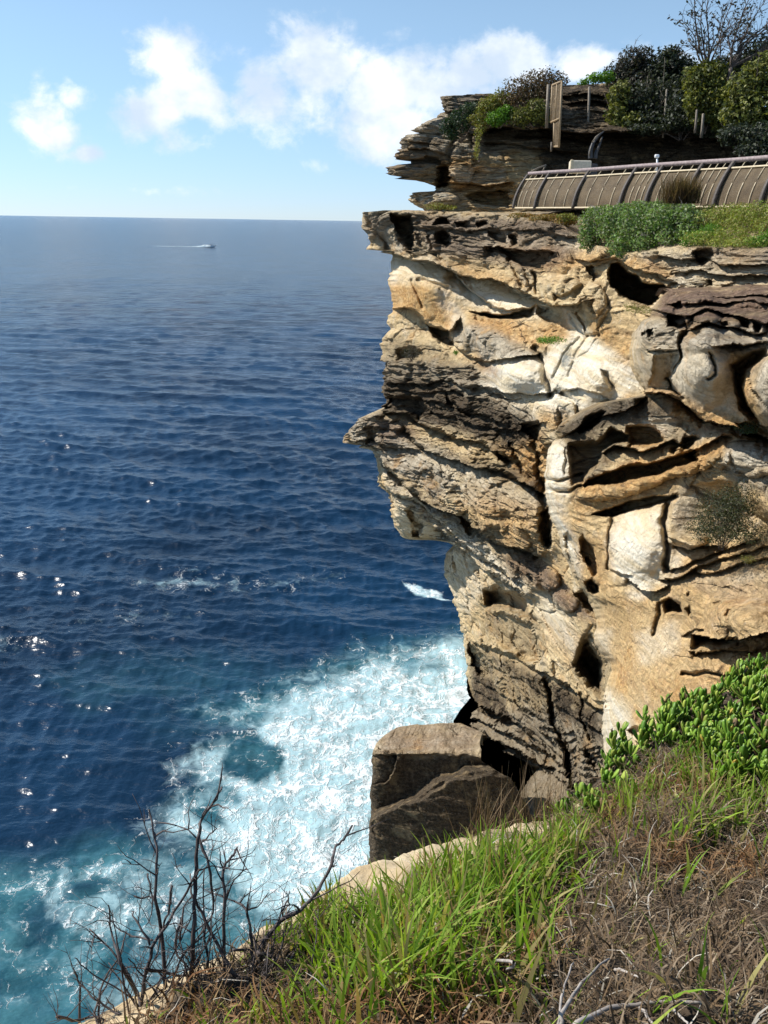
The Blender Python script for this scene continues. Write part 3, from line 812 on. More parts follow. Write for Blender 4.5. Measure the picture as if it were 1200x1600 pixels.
# --- near buttress --------------------------------------------------
B_LEFT = [(1046, 448), (1045, 456), (1032, 470), (1022, 480), (1021, 494), (1004, 502), (991, 520), (985, 545), (986, 570), (996, 592), (1009, 609),
          (1000, 618), (962, 624), (940, 629), (905, 643), (878, 660), (868, 674), (876, 684), (864, 690), (855, 708), (852, 740), (854, 770), (860, 800), (873, 828), (878, 860),
          (893, 890), (902, 905), (915, 928), (930, 950), (936, 972), (929, 990), (928, 1002), (938, 1018), (952, 1034), (956, 1046), (950, 1062), (944, 1085), (942, 1120), (944, 1170), (950, 1260), (960, 1420)]
B_RIGHT = [(1420, 300), (1420, 1500)]
B_TOP = [(1000, 456), (1046, 456), (1080, 455), (1120, 453), (1200, 450), (1440, 444)]
B_CTRL = [(1046, 457, 17.6), (1120, 454, 16.6), (1200, 451, 15.4), (1330, 446, 13.8), (1420, 444, 13), (1030, 482, 16.5), (1080, 490, 14.8), (1110, 480, 14.5), (1200, 502, 13),
          (1420, 510, 10.5), (1000, 530, 16.6), (1010, 600, 16.9), (1070, 520, 14.4), (1060, 600, 14.9), (1120, 560, 13.8), (1200, 580, 12.5), (1100, 650, 14.3), (1200, 665, 13),
          (1420, 600, 10), (875, 668, 19.6), (940, 632, 18.8), (1000, 640, 17.6), (1080, 662, 16), (853, 730, 18.9), (858, 780, 18.6), (885, 850, 18), (905, 905, 17.5), (935, 975, 17),
          (950, 1045, 16.5), (943, 1120, 16.2), (946, 1170, 15.8), (950, 800, 17), (1000, 760, 16.4), (1100, 740, 14.7), (1000, 850, 15.6), (1040, 830, 15.1), (960, 950, 16), (1050, 950, 14.1),
          (1200, 950, 12), (1000, 1050, 14.7), (1030, 1130, 13.8), (1200, 840, 12.8), (1200, 730, 13.1), (1120, 800, 14.6), (1120, 900, 13.4), (1420, 900, 9.6), (1420, 1150, 9.2), (1200, 1080, 11.4), (1000, 1300, 14), (1300, 1350, 10)]
B_FEATS = [
    ('bulge', (1040, 484, 20, 10, 10), 0.5), ('bulge', (1068, 496, 16, 12), 0.5), ('bulge', (1108, 494, 24, 13), 0.5), ('bulge', (1150, 498, 22, 12), 0.4), ('bulge', (1186, 504, 20, 12), 0.4),
    ('dome', (1100, 468, 60, 8, -3), 0.7), ('dome', (1180, 474, 50, 9, 4), 0.6), ('ledge', [(1050, 472), (1100, 474), (1160, 470), (1220, 476)], 0.5, 6, 6), ('ledge', [(1120, 462), (1170, 462), (1230, 464)], 0.4, 5, 5),
    # platform brow, blocks and the gaps between them
    ('ledge', [(1022, 482), (1050, 486), (1078, 492), (1100, 484), (1140, 487), (1200, 502), (1300, 512)], 0.8, 8, 10),
    ('hollow', [(1046, 487), (1072, 490), (1080, 510), (1066, 514), (1046, 510)], 1.0, 3),
    ('hollow', [(1030, 468), (1040, 466), (1046, 476), (1034, 480)], 0.4, 2), ('hollow', [(1052, 474), (1066, 470), (1070, 480), (1056, 482)], 0.4, 2),
    ('ledge', [(1085, 511), (1115, 503), (1135, 507), (1165, 514), (1200, 515)], 0.7, 6, 4),
    ('hollow', [(1003, 518), (1010, 516), (1012, 524), (1004, 526)], 0.45, 2), ('hollow', [(1014, 516), (1026, 513), (1028, 525), (1017, 526)], 0.5, 2),
    ('hollow', [(1100, 505), (1112, 500), (1120, 508), (1110, 514)], 0.5, 3), ('hollow', [(1130, 500), (1142, 498), (1146, 508), (1134, 510)], 0.5, 3),
    ('hollow', [(1160, 498), (1176, 500), (1178, 510), (1164, 510)], 0.6, 3), ('hollow', [(1182, 500), (1196, 504), (1196, 516), (1184, 514)], 0.6, 3),
    ('ledge', [(1018, 546), (1040, 548), (1062, 542)], 0.5, 5, 4),
    ('hollow', [(1022, 555), (1060, 550), (1058, 568), (1046, 590), (1052, 606), (1060, 616), (1012, 606), (1010, 596), (1020, 584)], 0.6, 4, 0.014, 0.006),
    ('crack', [(1078, 512), (1068, 524), (1065, 556), (1058, 574), (1045, 590), (1052, 606), (1066, 622)], 0.7, 3),
    ('dome', (1104, 572, 56, 74, 10), 1.3), ('crack', [(1112, 552), (1119, 570), (1118, 582), (1108, 590)], 0.25, 2.5),
    ('dome', (1020, 555, 40, 56), 0.7), ('dome', (1235, 608, 84, 78), 2.0),
    ('ledge', [(1130, 538), (1150, 534), (1175, 536), (1200, 530)], 0.7, 7, 5),
    ('hollow', [(1142, 566), (1170, 548), (1200, 540), (1202, 556), (1172, 574), (1166, 600), (1176, 632), (1196, 660), (1176, 660), (1158, 640), (1150, 610)], 1.3, 9),
    ('ledge', [(1006, 610), (1030, 612), (1060, 622), (1082, 640), (1104, 656), (1140, 664), (1170, 672), (1210, 690), (1300, 700)], 2.2, 14, 14),
    ('hollow', [(1150, 660), (1180, 655), (1204, 664), (1204, 686), (1170, 684)], 1.4, 4),
    # brown hood and the scalloped hollows under it
    ('ledge', [(876, 684), (900, 668), (930, 652), (975, 640), (1002, 628), (1010, 618)], 0.6, 8, 10),
    ('hollow', [(903, 668), (916, 650), (940, 640), (948, 642), (938, 658), (918, 670), (905, 676)], 1.5, 4),
    ('hollow', [(890, 692), (902, 690), (930, 690), (956, 664), (984, 678), (985, 692), (962, 694), (945, 706), (940, 722), (916, 757), (895, 758), (890, 720)], 1.3, 7, 0.010, 0.0),
    ('hollow', [(980, 668), (990, 664), (1012, 664), (1024, 668), (1036, 676), (1042, 688), (1020, 692), (984, 698)], 1.3, 4, 0.008, 0.0),
    ('ledge', [(946, 706), (962, 694), (984, 697), (1000, 702), (1038, 690), (1056, 684), (1070, 692), (1062, 700)], 1.0, 10, 5),
    ('hollow', [(1066, 690), (1072, 678), (1094, 677), (1098, 684), (1086, 692), (1078, 698), (1066, 702)], 1.0, 4),
    ('ledge', [(1084, 702), (1110, 690), (1130, 679), (1140, 684)], 0.9, 9, 5),
    ('hollow', [(914, 759), (948, 734), (1000, 724), (1060, 706), (1094, 696), (1098, 716), (1060, 728), (1030, 742), (980, 752), (918, 764)], 1.9, 5, 0.0, -0.012),
    ('bulge', (985, 757, 88, 14, -14), 0.5), ('bulge', (1085, 724, 44, 13, -18), 0.5), ('bulge', (1130, 715, 16, 16), 0.4),
    ('hollow', [(925, 802), (960, 786), (1000, 778), (1058, 768), (1060, 774), (1020, 790), (980, 802), (950, 806)], 1.6, 4),
    ('bulge', (1180, 720, 46, 26, 8), 0.7), ('bulge', (1200, 770, 50, 40), 0.6),
    ('hollow', [(1062, 772), (1084, 756), (1130, 746), (1146, 752), (1160, 778), (1184, 806), (1178, 832), (1140, 850), (1092, 848), (1064, 844), (1046, 826), (1043, 800), (1050, 784)], 0.28, 8, 0.006, 0.001),
    ('bulge', (1074, 842, 36, 13), 0.9), ('ledge', [(1046, 838), (1060, 848), (1090, 850), (1130, 852)], 0.6, 7, 5),
    ('ledge', [(1052, 886), (1075, 878), (1100, 870), (1130, 858), (1180, 842)], 0.4, 6, 7), ('ledge', [(1090, 884), (1120, 874), (1160, 862), (1210, 850)], 0.4, 6, 7),
    ('ledge', [(1048, 900), (1074, 893), (1090, 886)], 0.4, 5, 5),
    # white face
    ('dome', (1000, 858, 60, 72, 12), 0.7), ('crack', [(958, 800), (953, 850), (950, 890)], 0.25, 2.5), ('crack', [(1042, 782), (1036, 812), (1040, 850), (1042, 890)], 0.5, 4),
    ('ledge', [(984, 908), (1005, 920), (1030, 922), (1046, 912)], 0.5, 7, 8),
    ('ledge', [(958, 890), (970, 897), (982, 900)], 0.4, 5, 4),
    ('crack', [(852, 752), (880, 750), (912, 742)], 0.35, 2), ('crack', [(853, 770), (886, 768), (912, 760)], 0.35, 2.5), ('crack', [(886, 700), (884, 740)], 0.15, 2),
    ('hollow', [(903, 840), (912, 834), (926, 848), (938, 870), (940, 895), (930, 900), (915, 880), (906, 862)], 0.7, 6),
    ('hollow', [(880, 836), (890, 830), (900, 850), (902, 885), (896, 900), (884, 870)], 0.8, 6),
    ('hollow', [(917, 903), (928, 900), (940, 912), (942, 924), (932, 928), (922, 918)], 1.0, 4),
    ('hollow', [(912, 870), (922, 868), (928, 880), (918, 884)], 0.4, 3),
    # big ochre face, notch and lower overhang
    ('hollow', [(1036, 938), (1050, 929), (1068, 936), (1074, 944), (1074, 957), (1058, 955), (1040, 960)], 1.1, 9),
    ('hollow', [(1076, 946), (1084, 942), (1087, 956), (1080, 962)], 0.3, 5), ('hollow', [(1077, 923), (1082, 922), (1083, 928), (1078, 929)], 0.2, 3),
    ('hollow', [(1118, 938), (1132, 936), (1134, 943), (1120, 945)], 0.2, 4),
    ('crack', [(1034, 940), (1026, 968), (1018, 990)], 0.3, 3),
    ('dome', (1170, 964, 74, 44, 8), 1.3), ('hollow', [(1140, 945), (1150, 948), (1146, 962), (1136, 958)], 0.25, 6),
    ('ledge', [(1090, 990), (1110, 990), (1130, 993), (1160, 993), (1200, 986), (1300, 978)], 1.7, 13, 12),
    ('ledge', [(1090, 1016), (1130, 1012), (1170, 1016), (1200, 1010)], 0.5, 8, 6), ('crack', [(1068, 1054), (1100, 1050), (1140, 1052)], 0.3, 2.5),
    ('ledge', [(1040, 905), (1080, 892), (1130, 890), (1160, 876), (1210, 868)], 0.35, 6, 10),
    ('ledge', [(1070, 990), (1085, 980), (1100, 978)], 0.3, 5, 5),
    ('hollow', [(946, 1076), (952, 1068), (958, 1078), (956, 1108), (948, 1110)], 0.8, 3),
    ('hollow', [(942, 1132), (948, 1132), (948, 1140), (943, 1140)], 0.4, 1.5), ('hollow', [(958, 1140), (966, 1148), (958, 1150)], 0.4, 1.5),
    ('hollow', [(978, 1145), (990, 1136), (1006, 1136), (1008, 1144), (990, 1152)], 0.35, 4),
]
B_ZONES = {
    'white': [[(852, 700), (880, 688), (889, 700), (890, 760), (884, 800), (900, 850), (908, 900), (880, 860), (858, 800), (850, 750)],
              [0.95, (965, 806), (1036, 788), (1044, 830), (1044, 905), (1000, 925), (960, 900), (950, 850)],
              [0.9, (940, 1090), (958, 1080), (985, 1110), (990, 1150), (960, 1180), (940, 1170)],
              [0.8, (980, 900), (1020, 922), (1000, 935), (985, 930)], [0.6, (925, 985), (958, 985), (958, 1030), (940, 1020)],
              [0.5, (990, 990), (1060, 970), (1060, 1020), (1000, 1040)],
              [0.75, (990, 655), (1060, 655), (1040, 672), (1000, 664)], [0.55, (1135, 700), (1210, 690), (1210, 730), (1140, 730)], [0.6, (1045, 850), (1080, 850), (1060, 900), (1044, 895)],
              [0.4, (1060, 520), (1130, 540), (1150, 640), (1060, 610), (1050, 580)]],
    'ochre': [[0.38, (950, 930), (1100, 900), (1210, 900), (1420, 880), (1420, 1200), (1000, 1180), (960, 1060), (930, 975)], [0.6, (1000, 1060), (1100, 1040), (1110, 1100), (1020, 1120)],
              [0.85, (900, 760), (1000, 715), (1100, 690), (1150, 690), (1100, 730), (1030, 770), (930, 800)],
              [0.9, (985, 668), (1040, 670), (1040, 700), (985, 700)],
              [0.7, (1010, 590), (1060, 612), (1160, 660), (1210, 690), (1080, 670), (1010, 612)],
              [0.8, (1142, 566), (1200, 545), (1170, 580), (1190, 665), (1150, 640)],
              [0.5, (880, 830), (940, 840), (950, 930), (900, 900)], [0.5, (1050, 850), (1210, 840), (1210, 890), (1050, 905)]],
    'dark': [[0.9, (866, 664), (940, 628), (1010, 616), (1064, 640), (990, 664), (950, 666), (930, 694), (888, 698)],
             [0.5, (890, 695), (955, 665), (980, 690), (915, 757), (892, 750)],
             [0.35, (1090, 770), (1140, 755), (1180, 800), (1140, 840), (1090, 835)],
             [0.35, (1010, 640), (1100, 665), (1160, 680), (1060, 676)]],
    'purple': [[0.95, (1046, 448), (1420, 440), (1420, 512), (1200, 508), (1140, 500), (1090, 505), (1075, 512), (1022, 492)]],
    'grey': [[0.85, (985, 500), (1420, 500), (1420, 560), (1140, 545), (1000, 540)], [0.65, (985, 500), (1140, 540), (1160, 650), (1080, 640), (1000, 605)],
             [0.8, (1160, 560), (1420, 540), (1420, 680), (1200, 660)], [0.7, (870, 660), (1000, 620), (1100, 660), (1140, 680), (1060, 690), (990, 664)],
             [0.7, (1135, 690), (1420, 690), (1420, 790), (1160, 770), (1130, 730)], [0.6, (1060, 900), (1150, 880), (1220, 890), (1220, 950), (1140, 940)],
             [0.7, (1044, 770), (1090, 750), (1100, 800), (1060, 840)]],
    'bed': [[0.7, (1022, 480), (1420, 490), (1420, 550), (1000, 545)], [0.5, (870, 660), (1010, 620), (1140, 680), (1200, 760), (900, 760)],
            [0.3, (1060, 880), (1420, 860), (1420, 1060), (1080, 1050)]],
    'smooth': [[(852, 700), (884, 690), (900, 850), (880, 860), (850, 750)], [(955, 790), (1044, 780), (1044, 920), (955, 905)],
               [(930, 940), (1080, 960), (1090, 1100), (1000, 1180), (942, 1170)], [0.8, (985, 530), (1150, 560), (1150, 650), (1000, 600)]],
}
buttress = rock_mass('cliff', B_LEFT, B_RIGHT, B_TOP, 1420, B_CTRL, B_FEATS, B_ZONES, 330, 640, 0.5, seed=9.0, jag=2.0,
                     top_back=[(0.2, -0.01), (0.6, -0.01), (1.2, -0.02), (2.5, -0.04), (4.0, -0.1)], down=-1.5,
                     left_back=[(0.15, 0.3), (0.5, 0.8), (1.2, 1.5), (2.5, 2.5)])
tag(buttress, 'pale rounded sandstone buttress with white faces and scalloped hollows nearest the grass', None, None, 'structure')

# ------------------------------------------------------------------ sea
def build_sea():
    dep = np.radians(np.concatenate([np.linspace(74, 62, 14, endpoint=False), np.linspace(62, 1.2, 800, endpoint=False), np.geomspace(1.2, 0.025, 70)]))
    r = CAMZ / np.tan(dep)
    az = np.radians(np.concatenate([np.linspace(-80, -29, 60, endpoint=False), np.linspace(-29, 14, 520, endpoint=False), np.linspace(14, 70, 60)]))
    R, Z = np.meshgrid(r, az, indexing='ij')
    x = R * np.sin(Z); y = R * np.cos(Z)
    dr = np.gradient(r)[:, None]
    h = np.zeros_like(x); gx = np.zeros_like(x); gy = np.zeros_like(x)
    rs = np.random.default_rng(3)
    N = 64
    for i in range(N):
        L = 0.55 * (28.0 ** (i / (N - 1.0))) * rs.uniform(0.93, 1.07)
        sp = 32 if L < 1.6 else (24 if L < 4 else 18)
        th = math.radians(259 + rs.normal(0, sp))
        k = 2 * math.pi / L
        a = 0.0072 * L * rs.uniform(0.5, 1.3) * (1.3 if L < 2.6 else 1.0 if L < 4.5 else 0.75 * (4.5 / L) ** 0.8)
        fade = np.clip(1.9 - dr * 2.2 / L, 0, 1)
        if fade.max() <= 0: continue
        ph = k * (x * math.cos(th) + y * math.sin(th)) + rs.uniform(0, 6.28)
        ph = ph + 1.1 * perlin(x / (L * 5) + i * 3.1, y / (L * 5), i * 1.7)
        grp = np.clip(1.0 + 1.5 * perlin(x / (L * 7) + i, y / (L * 4), i * 2.3), 0.1, 2.2)
        A = a * fade * grp
        h += A * np.sin(ph)
        gx += 0.75 * A * np.cos(ph) * math.cos(th); gy += 0.75 * A * np.cos(ph) * math.sin(th)
    calm = np.clip(0.62 + (R - 25) / 130.0, 0.62, 1.0)
    h *= calm; gx *= calm; gy *= calm
    u, v = survey(np.stack([x, y, 0 * x], -1))
    uw = u + 22 * fbm(x * 0.22, y * 0.22, 0.5, 4); vw = v + 14 * fbm(x * 0.22, y * 0.22, 9.5, 4)
    near = R < 400

    def zone(polys, soft):
        out = np.zeros_like(x)
        for st, p in polys:
            m = near & window(uw, vw, p, soft * 2)
            s = poly_sd(uw[m], vw[m], p)
            out[m] = np.maximum(out[m], st * sstep(-soft, soft, s))
        return out
    foam = zone([(0.80, [(760, 985), (650, 1005), (560, 1035), (500, 1070), (440, 1090), (390, 1120), (400, 1128), (370, 1155), (315, 1168), (300, 1196), (350, 1218), (366, 1245),
                         (305, 1250), (262, 1272), (270, 1306), (320, 1315), (345, 1340), (365, 1380), (400, 1430), (560, 1480), (800, 1420), (800, 1000)]),
                 (0.84, [(740, 1010), (640, 1030), (560, 1070), (500, 1110), (470, 1160), (450, 1230), (440, 1300), (470, 1380), (560, 1420), (640, 1300), (760, 1150)]),
                 (0.91, [(735, 1040), (640, 1080), (600, 1130), (570, 1170), (540, 1260), (560, 1350), (590, 1340), (600, 1160), (730, 1110)]),
                 (0.46, [(760, 970), (560, 1005), (440, 1060), (300, 1090), (260, 1110), (360, 1130), (250, 1180), (270, 1240), (200, 1280), (240, 1330), (320, 1350), (330, 1440), (420, 1500), (560, 1480), (800, 1420), (800, 1000)])], 30)
    foam = np.maximum(foam, zone([(0.5, [(60, 1385), (150, 1335), (240, 1320), (330, 1345), (400, 1400), (360, 1460), (240, 1480), (120, 1470), (70, 1440)]),
                                  (0.66, [(60, 1400), (110, 1355), (190, 1340), (230, 1352), (160, 1372), (100, 1415)]),
                                  (0.46, [(-60, 980), (30, 985), (70, 1000), (10, 1020), (-60, 1020)]),
                                  (0.5, [(200, 905), (300, 895), (400, 905), (540, 890), (540, 902), (400, 918), (240, 922)]),
                                  (0.42, [(100, 975), (200, 955), (330, 960), (200, 985)]),
                                  (0.5, [(150, 1530), (300, 1480), (330, 1560), (140, 1620)]), (0.3, [(-40, 1400), (60, 1340), (330, 1310), (420, 1400), (400, 1500), (200, 1560), (-40, 1600)])], 24))
    foam = np.maximum(foam, zone([(0.95, [(632, 908), (655, 910), (690, 922), (715, 938), (690, 934), (650, 924)])], 5))
    foam -= zone([(0.55, [(360, 1160), (400, 1150), (440, 1175), (430, 1205), (390, 1215), (350, 1190)]), (0.6, [(310, 1268), (335, 1262), (350, 1285), (330, 1295)]),
                  (0.5, [(120, 1375), (160, 1362), (178, 1372), (150, 1392), (100, 1400)]), (0.3, [(600, 1030), (660, 1020), (690, 1040), (640, 1060)])], 12)
    aer = zone([(0.85, [(760, 990), (560, 1020), (460, 1065), (330, 1085), (290, 1105), (400, 1140), (320, 1170), (330, 1230), (270, 1270), (300, 1330), (180, 1310), (60, 1350), (-40, 1360),
                       (-80, 1640), (300, 1660), (800, 1500), (800, 1000)]),
                (0.2, [(60, 1060), (200, 1020), (420, 1030), (480, 1060), (400, 1110), (250, 1090), (120, 1110)]),
                (0.15, [(200, 1100), (330, 1090), (340, 1160), (240, 1150)])], 34)
    aer -= zone([(0.6, [(120, 1375), (160, 1362), (178, 1372), (150, 1392), (100, 1400)]), (0.5, [(40, 1420), (90, 1380), (110, 1440), (50, 1480)])], 16)
    foam = np.clip(foam, 0, 1.2); aer = np.clip(aer, 0, 1)
    h *= 1 - 0.25 * np.clip(foam, 0, 1)
    h += 0.10 * np.clip(foam, 0, 1) * fbm(x * 0.9, y * 0.9, 3.0, 4)
    nr, nc = x.shape
    P = np.stack([x + gx, y + gy, h], -1)
    o = mesh_np('sea', P.reshape(-1, 3), grid_faces(nr, nc)[:, ::-1], M['sea'], attrs={'foam': foam.ravel(), 'aerated': aer.ravel()})
    tag(o, 'deep blue rippled ocean with white surf at the cliff foot', None, None, 'structure')
    return o


build_sea()


def build_wake():
    c = on_sea(328, 386.5)
    xs = np.concatenate([np.linspace(-1.5, 30, 60), np.linspace(33, 56, 14)])
    t_ = np.linspace(-1, 1, 9)
    X, T = np.meshgrid(xs, t_)
    W = np.interp(X, [-1.5, 2, 10, 40, 80], [0.4, 1.6, 1.7, 1.0, 0.3])
    x = c[0] + 2.0 - X
    y = c[1] + T * W + 0.05 * X + 1.2 * perlin(X / 22, T * 0, 0.5)
    z = (1.5 * np.exp(-((X - 4) / 7) ** 2) + 0.3 * np.exp(-X / 40)) * (1 - T * T) * (1 + 0.5 * perlin(X / 1.7, T * 2, 4.5)) + 0.3 + 0.12 * perlin(X / 3, T * 2, 1.5)
    f = (1 - 0.25 * T * T) * np.interp(X, [-1.5, 0, 40, 80], [1.2, 1.2, 1.0, 0.5])
    o = mesh_np('wake', np.stack([x, y, z], -1).reshape(-1, 3), grid_faces(len(t_), len(xs)), M['sea'], attrs={'foam': np.clip(f, 0, 1.2).ravel(), 'aerated': np.clip(f * .5, 0, 1).ravel()})
    tag(o, 'thin white wake trailing left behind the motor boat', None, None, 'stuff')


build_wake()

# ------------------------------------------------------------------ headland behind the terrace
H_LEFT = [(695, 146), (694, 156), (697, 165), (700, 176), (692, 182), (685, 186), (672, 190), (660, 198), (648, 205.5), (656, 208), (666, 209.5), (645, 211), (636, 216), (633, 224),
          (636, 231), (626, 238), (620, 245), (622, 250), (645, 252), (647, 256), (628, 258), (613, 263), (611, 267), (615, 274), (625, 280), (634, 277), (650, 281.5), (668, 286), (683, 291),
          (686, 296), (682, 299), (648, 301), (644, 304), (648, 308), (644, 312), (652, 318), (662, 324), (672, 331), (675, 350)]
H_RIGHT = [(1380, 60), (1380, 380)]
H_TOP = [(660, 152), (697, 150.5), (740, 148.5), (775, 147), (790, 151), (815, 146), (880, 134), (960, 130), (1060, 158), (1200, 172), (1390, 178)]
H_CTRL = [(697, 156, 44), (620, 250, 43), (615, 268, 43), (650, 310, 43), (710, 200, 44), (710, 300, 42.6), (775, 150, 45), (800, 190, 43.4), (800, 300, 41.5), (880, 140, 44.5), (880, 195, 42),
          (880, 240, 42), (880, 300, 41), (960, 132, 44), (960, 180, 42), (960, 200, 41), (960, 260, 41.5), (1060, 160, 43), (1060, 205, 40.5), (1060, 260, 41), (1200, 180, 42),
          (1200, 210, 40.5), (1200, 250, 41), (1380, 180, 42), (1380, 260, 41), (1000, 345, 41), (1200, 345, 41), (700, 350, 42.6), (1380, 350, 41)]
H_FEATS = [
    ('ledge', [(690, 170), (715, 174), (750, 160), (790, 156)], 1.4, 10, 8),
    ('ledge', [(640, 232), (670, 234), (700, 240)], 0.5, 6, 5), ('ledge', [(634, 222), (660, 222), (690, 226)], 0.3, 4, 4),
    ('hollow', [(624, 250), (690, 246), (694, 258), (645, 258)], 0.8, 3),
    ('ledge', [(690, 286), (720, 282), (760, 290), (800, 286)], 1.2, 8, 8),
    ('hollow', [(686, 262), (702, 256), (712, 278), (708, 288), (686, 294)], 1.8, 4),
    ('bulge', (720, 268, 24, 26), 0.8), ('bulge', (760, 250, 30, 20), 0.6), ('bulge', (700, 235, 28, 26), 0.5),
    ('ledge', [(764, 202), (800, 199), (860, 202), (900, 206), (1000, 206), (1100, 208), (1300, 214)], 2.6, 30, 8),
    ('ledge', [(815, 212), (860, 214), (940, 218), (1060, 222)], 0.8, 7, 5),
    ('ledge', [(760, 222), (800, 224), (830, 232), (900, 240)], 0.9, 8, 6),
    ('ledge', [(880, 150), (920, 146), (990, 160), (1060, 170)], 1.0, 10, 6), ('ledge', [(895, 160), (930, 158), (980, 168)], 0.9, 8, 5),
    ('hollow', [(726, 306), (745, 300), (790, 295), (800, 300), (800, 325), (760, 322), (740, 316)], 1.6, 4),
    ('bulge', (690, 312, 30, 14), 0.9), ('hollow', [(648, 302), (682, 298), (684, 312), (660, 322)], 0.7, 4),
    ('crack', [(716, 215), (708, 250), (700, 290)], 0.6, 4), ('crack', [(742, 200), (745, 235)], 0.5, 3),
]
H_ZONES = {
    'dark': [[1.0, (840, 190), (1390, 190), (1390, 350), (830, 350), (850, 230)], [0.6, (695, 146), (790, 146), (750, 172), (695, 178)], [0.55, (612, 225), (700, 215), (700, 285), (612, 285)],  # back wall: its shade painted into the colour, with some black algae
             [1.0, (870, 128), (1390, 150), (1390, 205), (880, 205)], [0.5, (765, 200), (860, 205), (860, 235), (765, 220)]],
    'grey': [[0.8, (600, 140), (900, 140), (900, 230), (700, 250), (600, 300)], [0.5, (640, 296), (700, 296), (720, 330), (640, 330)]],
    'white': [[0.5, (648, 300), (690, 298), (740, 322), (700, 335), (660, 325)], [0.5, (690, 200), (722, 196), (712, 225), (690, 225)], [0.45, (700, 260), (790, 262), (790, 290), (720, 284)]],
    'ochre': [[0.7, (690, 240), (790, 255), (800, 290), (720, 300), (690, 290)]],
    'bed': [[0.9, (600, 140), (1390, 140), (1390, 350), (600, 350)]],
}
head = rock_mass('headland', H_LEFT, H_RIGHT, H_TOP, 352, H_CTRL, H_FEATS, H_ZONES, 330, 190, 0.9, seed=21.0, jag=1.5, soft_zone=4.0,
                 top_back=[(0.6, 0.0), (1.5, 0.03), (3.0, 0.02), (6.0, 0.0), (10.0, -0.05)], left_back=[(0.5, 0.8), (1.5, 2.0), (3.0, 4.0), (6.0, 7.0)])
tag(head, 'weathered layered rock headland with jutting slabs behind the curved barrier', None, None, 'structure')

# ------------------------------------------------------------------ block standing in the surf
S_LEFT = [(584, 1100), (584, 1172), (582, 1190), (583, 1210), (580, 1235), (583, 1250), (579, 1290), (577, 1330), (577, 1420)]
S_RIGHT = [(752, 1100), (752, 1190), (800, 1215), (835, 1280), (850, 1420)]
S_TOP = [(570, 1174), (584, 1170), (598, 1158), (612, 1150), (624, 1146), (640, 1143), (716, 1141), (760, 1160), (800, 1175), (870, 1180)]
S_CTRL = [(590, 1140, 26.9), (716, 1140, 26.1), (860, 1140, 25.6), (590, 1200, 26.9), (716, 1200, 26.05), (850, 1200, 25.6), (590, 1340, 26.8), (716, 1340, 25.9), (850, 1340, 25.3), (580, 1420, 26.8), (860, 1420, 25.2)]
S_FEATS = [
    ('hollow', [(540, 1090), (900, 1090), (900, 1190), (790, 1184), (722, 1178), (660, 1177), (618, 1178), (600, 1172), (540, 1178)], 1.55, 1.2, 0.0, -0.05),
    ('hollow', [(575, 1268), (590, 1262), (612, 1254), (630, 1248), (650, 1238), (668, 1222), (682, 1212), (700, 1208), (730, 1196), (750, 1194), (880, 1200), (880, 1430), (560, 1430)], -1.35, 9),
    ('hollow', [(612, 1262), (632, 1254), (668, 1242), (672, 1233), (690, 1226), (700, 1214), (760, 1205), (880, 1215), (880, 1430), (560, 1430), (560, 1285)], -0.45, 5),
    ('ledge', [(583, 1228), (602, 1226), (612, 1212), (616, 1196), (622, 1172)], -0.35, 14, 3),
    ('ledge', [(597, 1170), (617, 1180), (660, 1178), (720, 1182)], 0.25, 6, 6),
    ('ledge', [(580, 1182), (600, 1176), (618, 1182)], 0.3, 5, 4),
]
S_ZONES = {'dark': [[1.0, (560, 1177), (720, 1180), (860, 1190), (880, 1430), (550, 1430)]], 'ochre': [[0.5, (590, 1262), (668, 1220), (750, 1192), (752, 1206), (680, 1232), (600, 1275)]],  # dark: front face carries its shade in the colour, besides wet rock
           'purple': [[0.5, (590, 1140), (760, 1136), (740, 1178), (600, 1176)]], 'grey': [[0.6, (560, 1130), (900, 1130), (900, 1178), (560, 1178)]], 'bed': [[0.25, (560, 1130), (900, 1130), (900, 1430), (560, 1430)]],
           'smooth': [[0.6, (560, 1170), (900, 1170), (900, 1430), (560, 1430)]]}
block = rock_mass('sea_rock', S_LEFT, S_RIGHT, S_TOP, 1420, S_CTRL, S_FEATS, S_ZONES, 190, 240, 0.5, seed=33.0, jag=1.2,
                  top_back=[(0.15, -0.02), (0.4, -0.05), (0.9, -0.25), (1.4, -0.9)], down=-1.0, left_back=[(0.05, 0.3), (0.15, 0.8), (0.25, 1.4), (0.6, 2.2)], turn=0.5, left_drop=0.6)
tag(block, 'big dark two-tiered rock block standing in the white surf at the cliff foot', 'rock')

# ------------------------------------------------------------------ the grassy brink the camera stands on
RIM = [(-260, 1760, 1.0), (60, 1640, 1.18), (130, 1598, 1.25), (230, 1545, 1.36), (340, 1500, 1.48), (430, 1440, 1.6), (500, 1392, 1.7), (560, 1350, 1.85), (620, 1330, 1.96), (700, 1314, 2.1), (800, 1294, 2.3),
       (905, 1266, 2.5), (932, 1232, 2.62), (980, 1175, 2.74), (1030, 1140, 2.85), (1110, 1092, 3.0), (1200, 1048, 3.15), (1340, 985, 3.4), (1600, 900, 3.9)]
GCTRL = RIM + [(600, 1600, 1.04), (1200, 1600, 1.0), (300, 1600, 1.12), (850, 1450, 1.5), (1200, 1350, 1.7), (1100, 1250, 2.1), (1200, 1200, 2.3), (700, 1420, 1.6), (500, 1500, 1.35), (1500, 1300, 1.9), (900, 1700, 0.8)]
_gp = np.array([at(u, v, y) for (u, v, y) in GCTRL])
_gz = Tps(np.c_[_gp[:, 0] * 100, _gp[:, 1] * 100, _gp[:, 2]], reg=1.5)
_rim = [(float(p[0]), float(p[1])) for p in (at(u, v, y) for (u, v, y) in RIM)]
TOP_POLY = _rim + [(7.0, 3.8), (7.0, -3.0), (-3.0, -3.0), (-1.6, 0.2)]


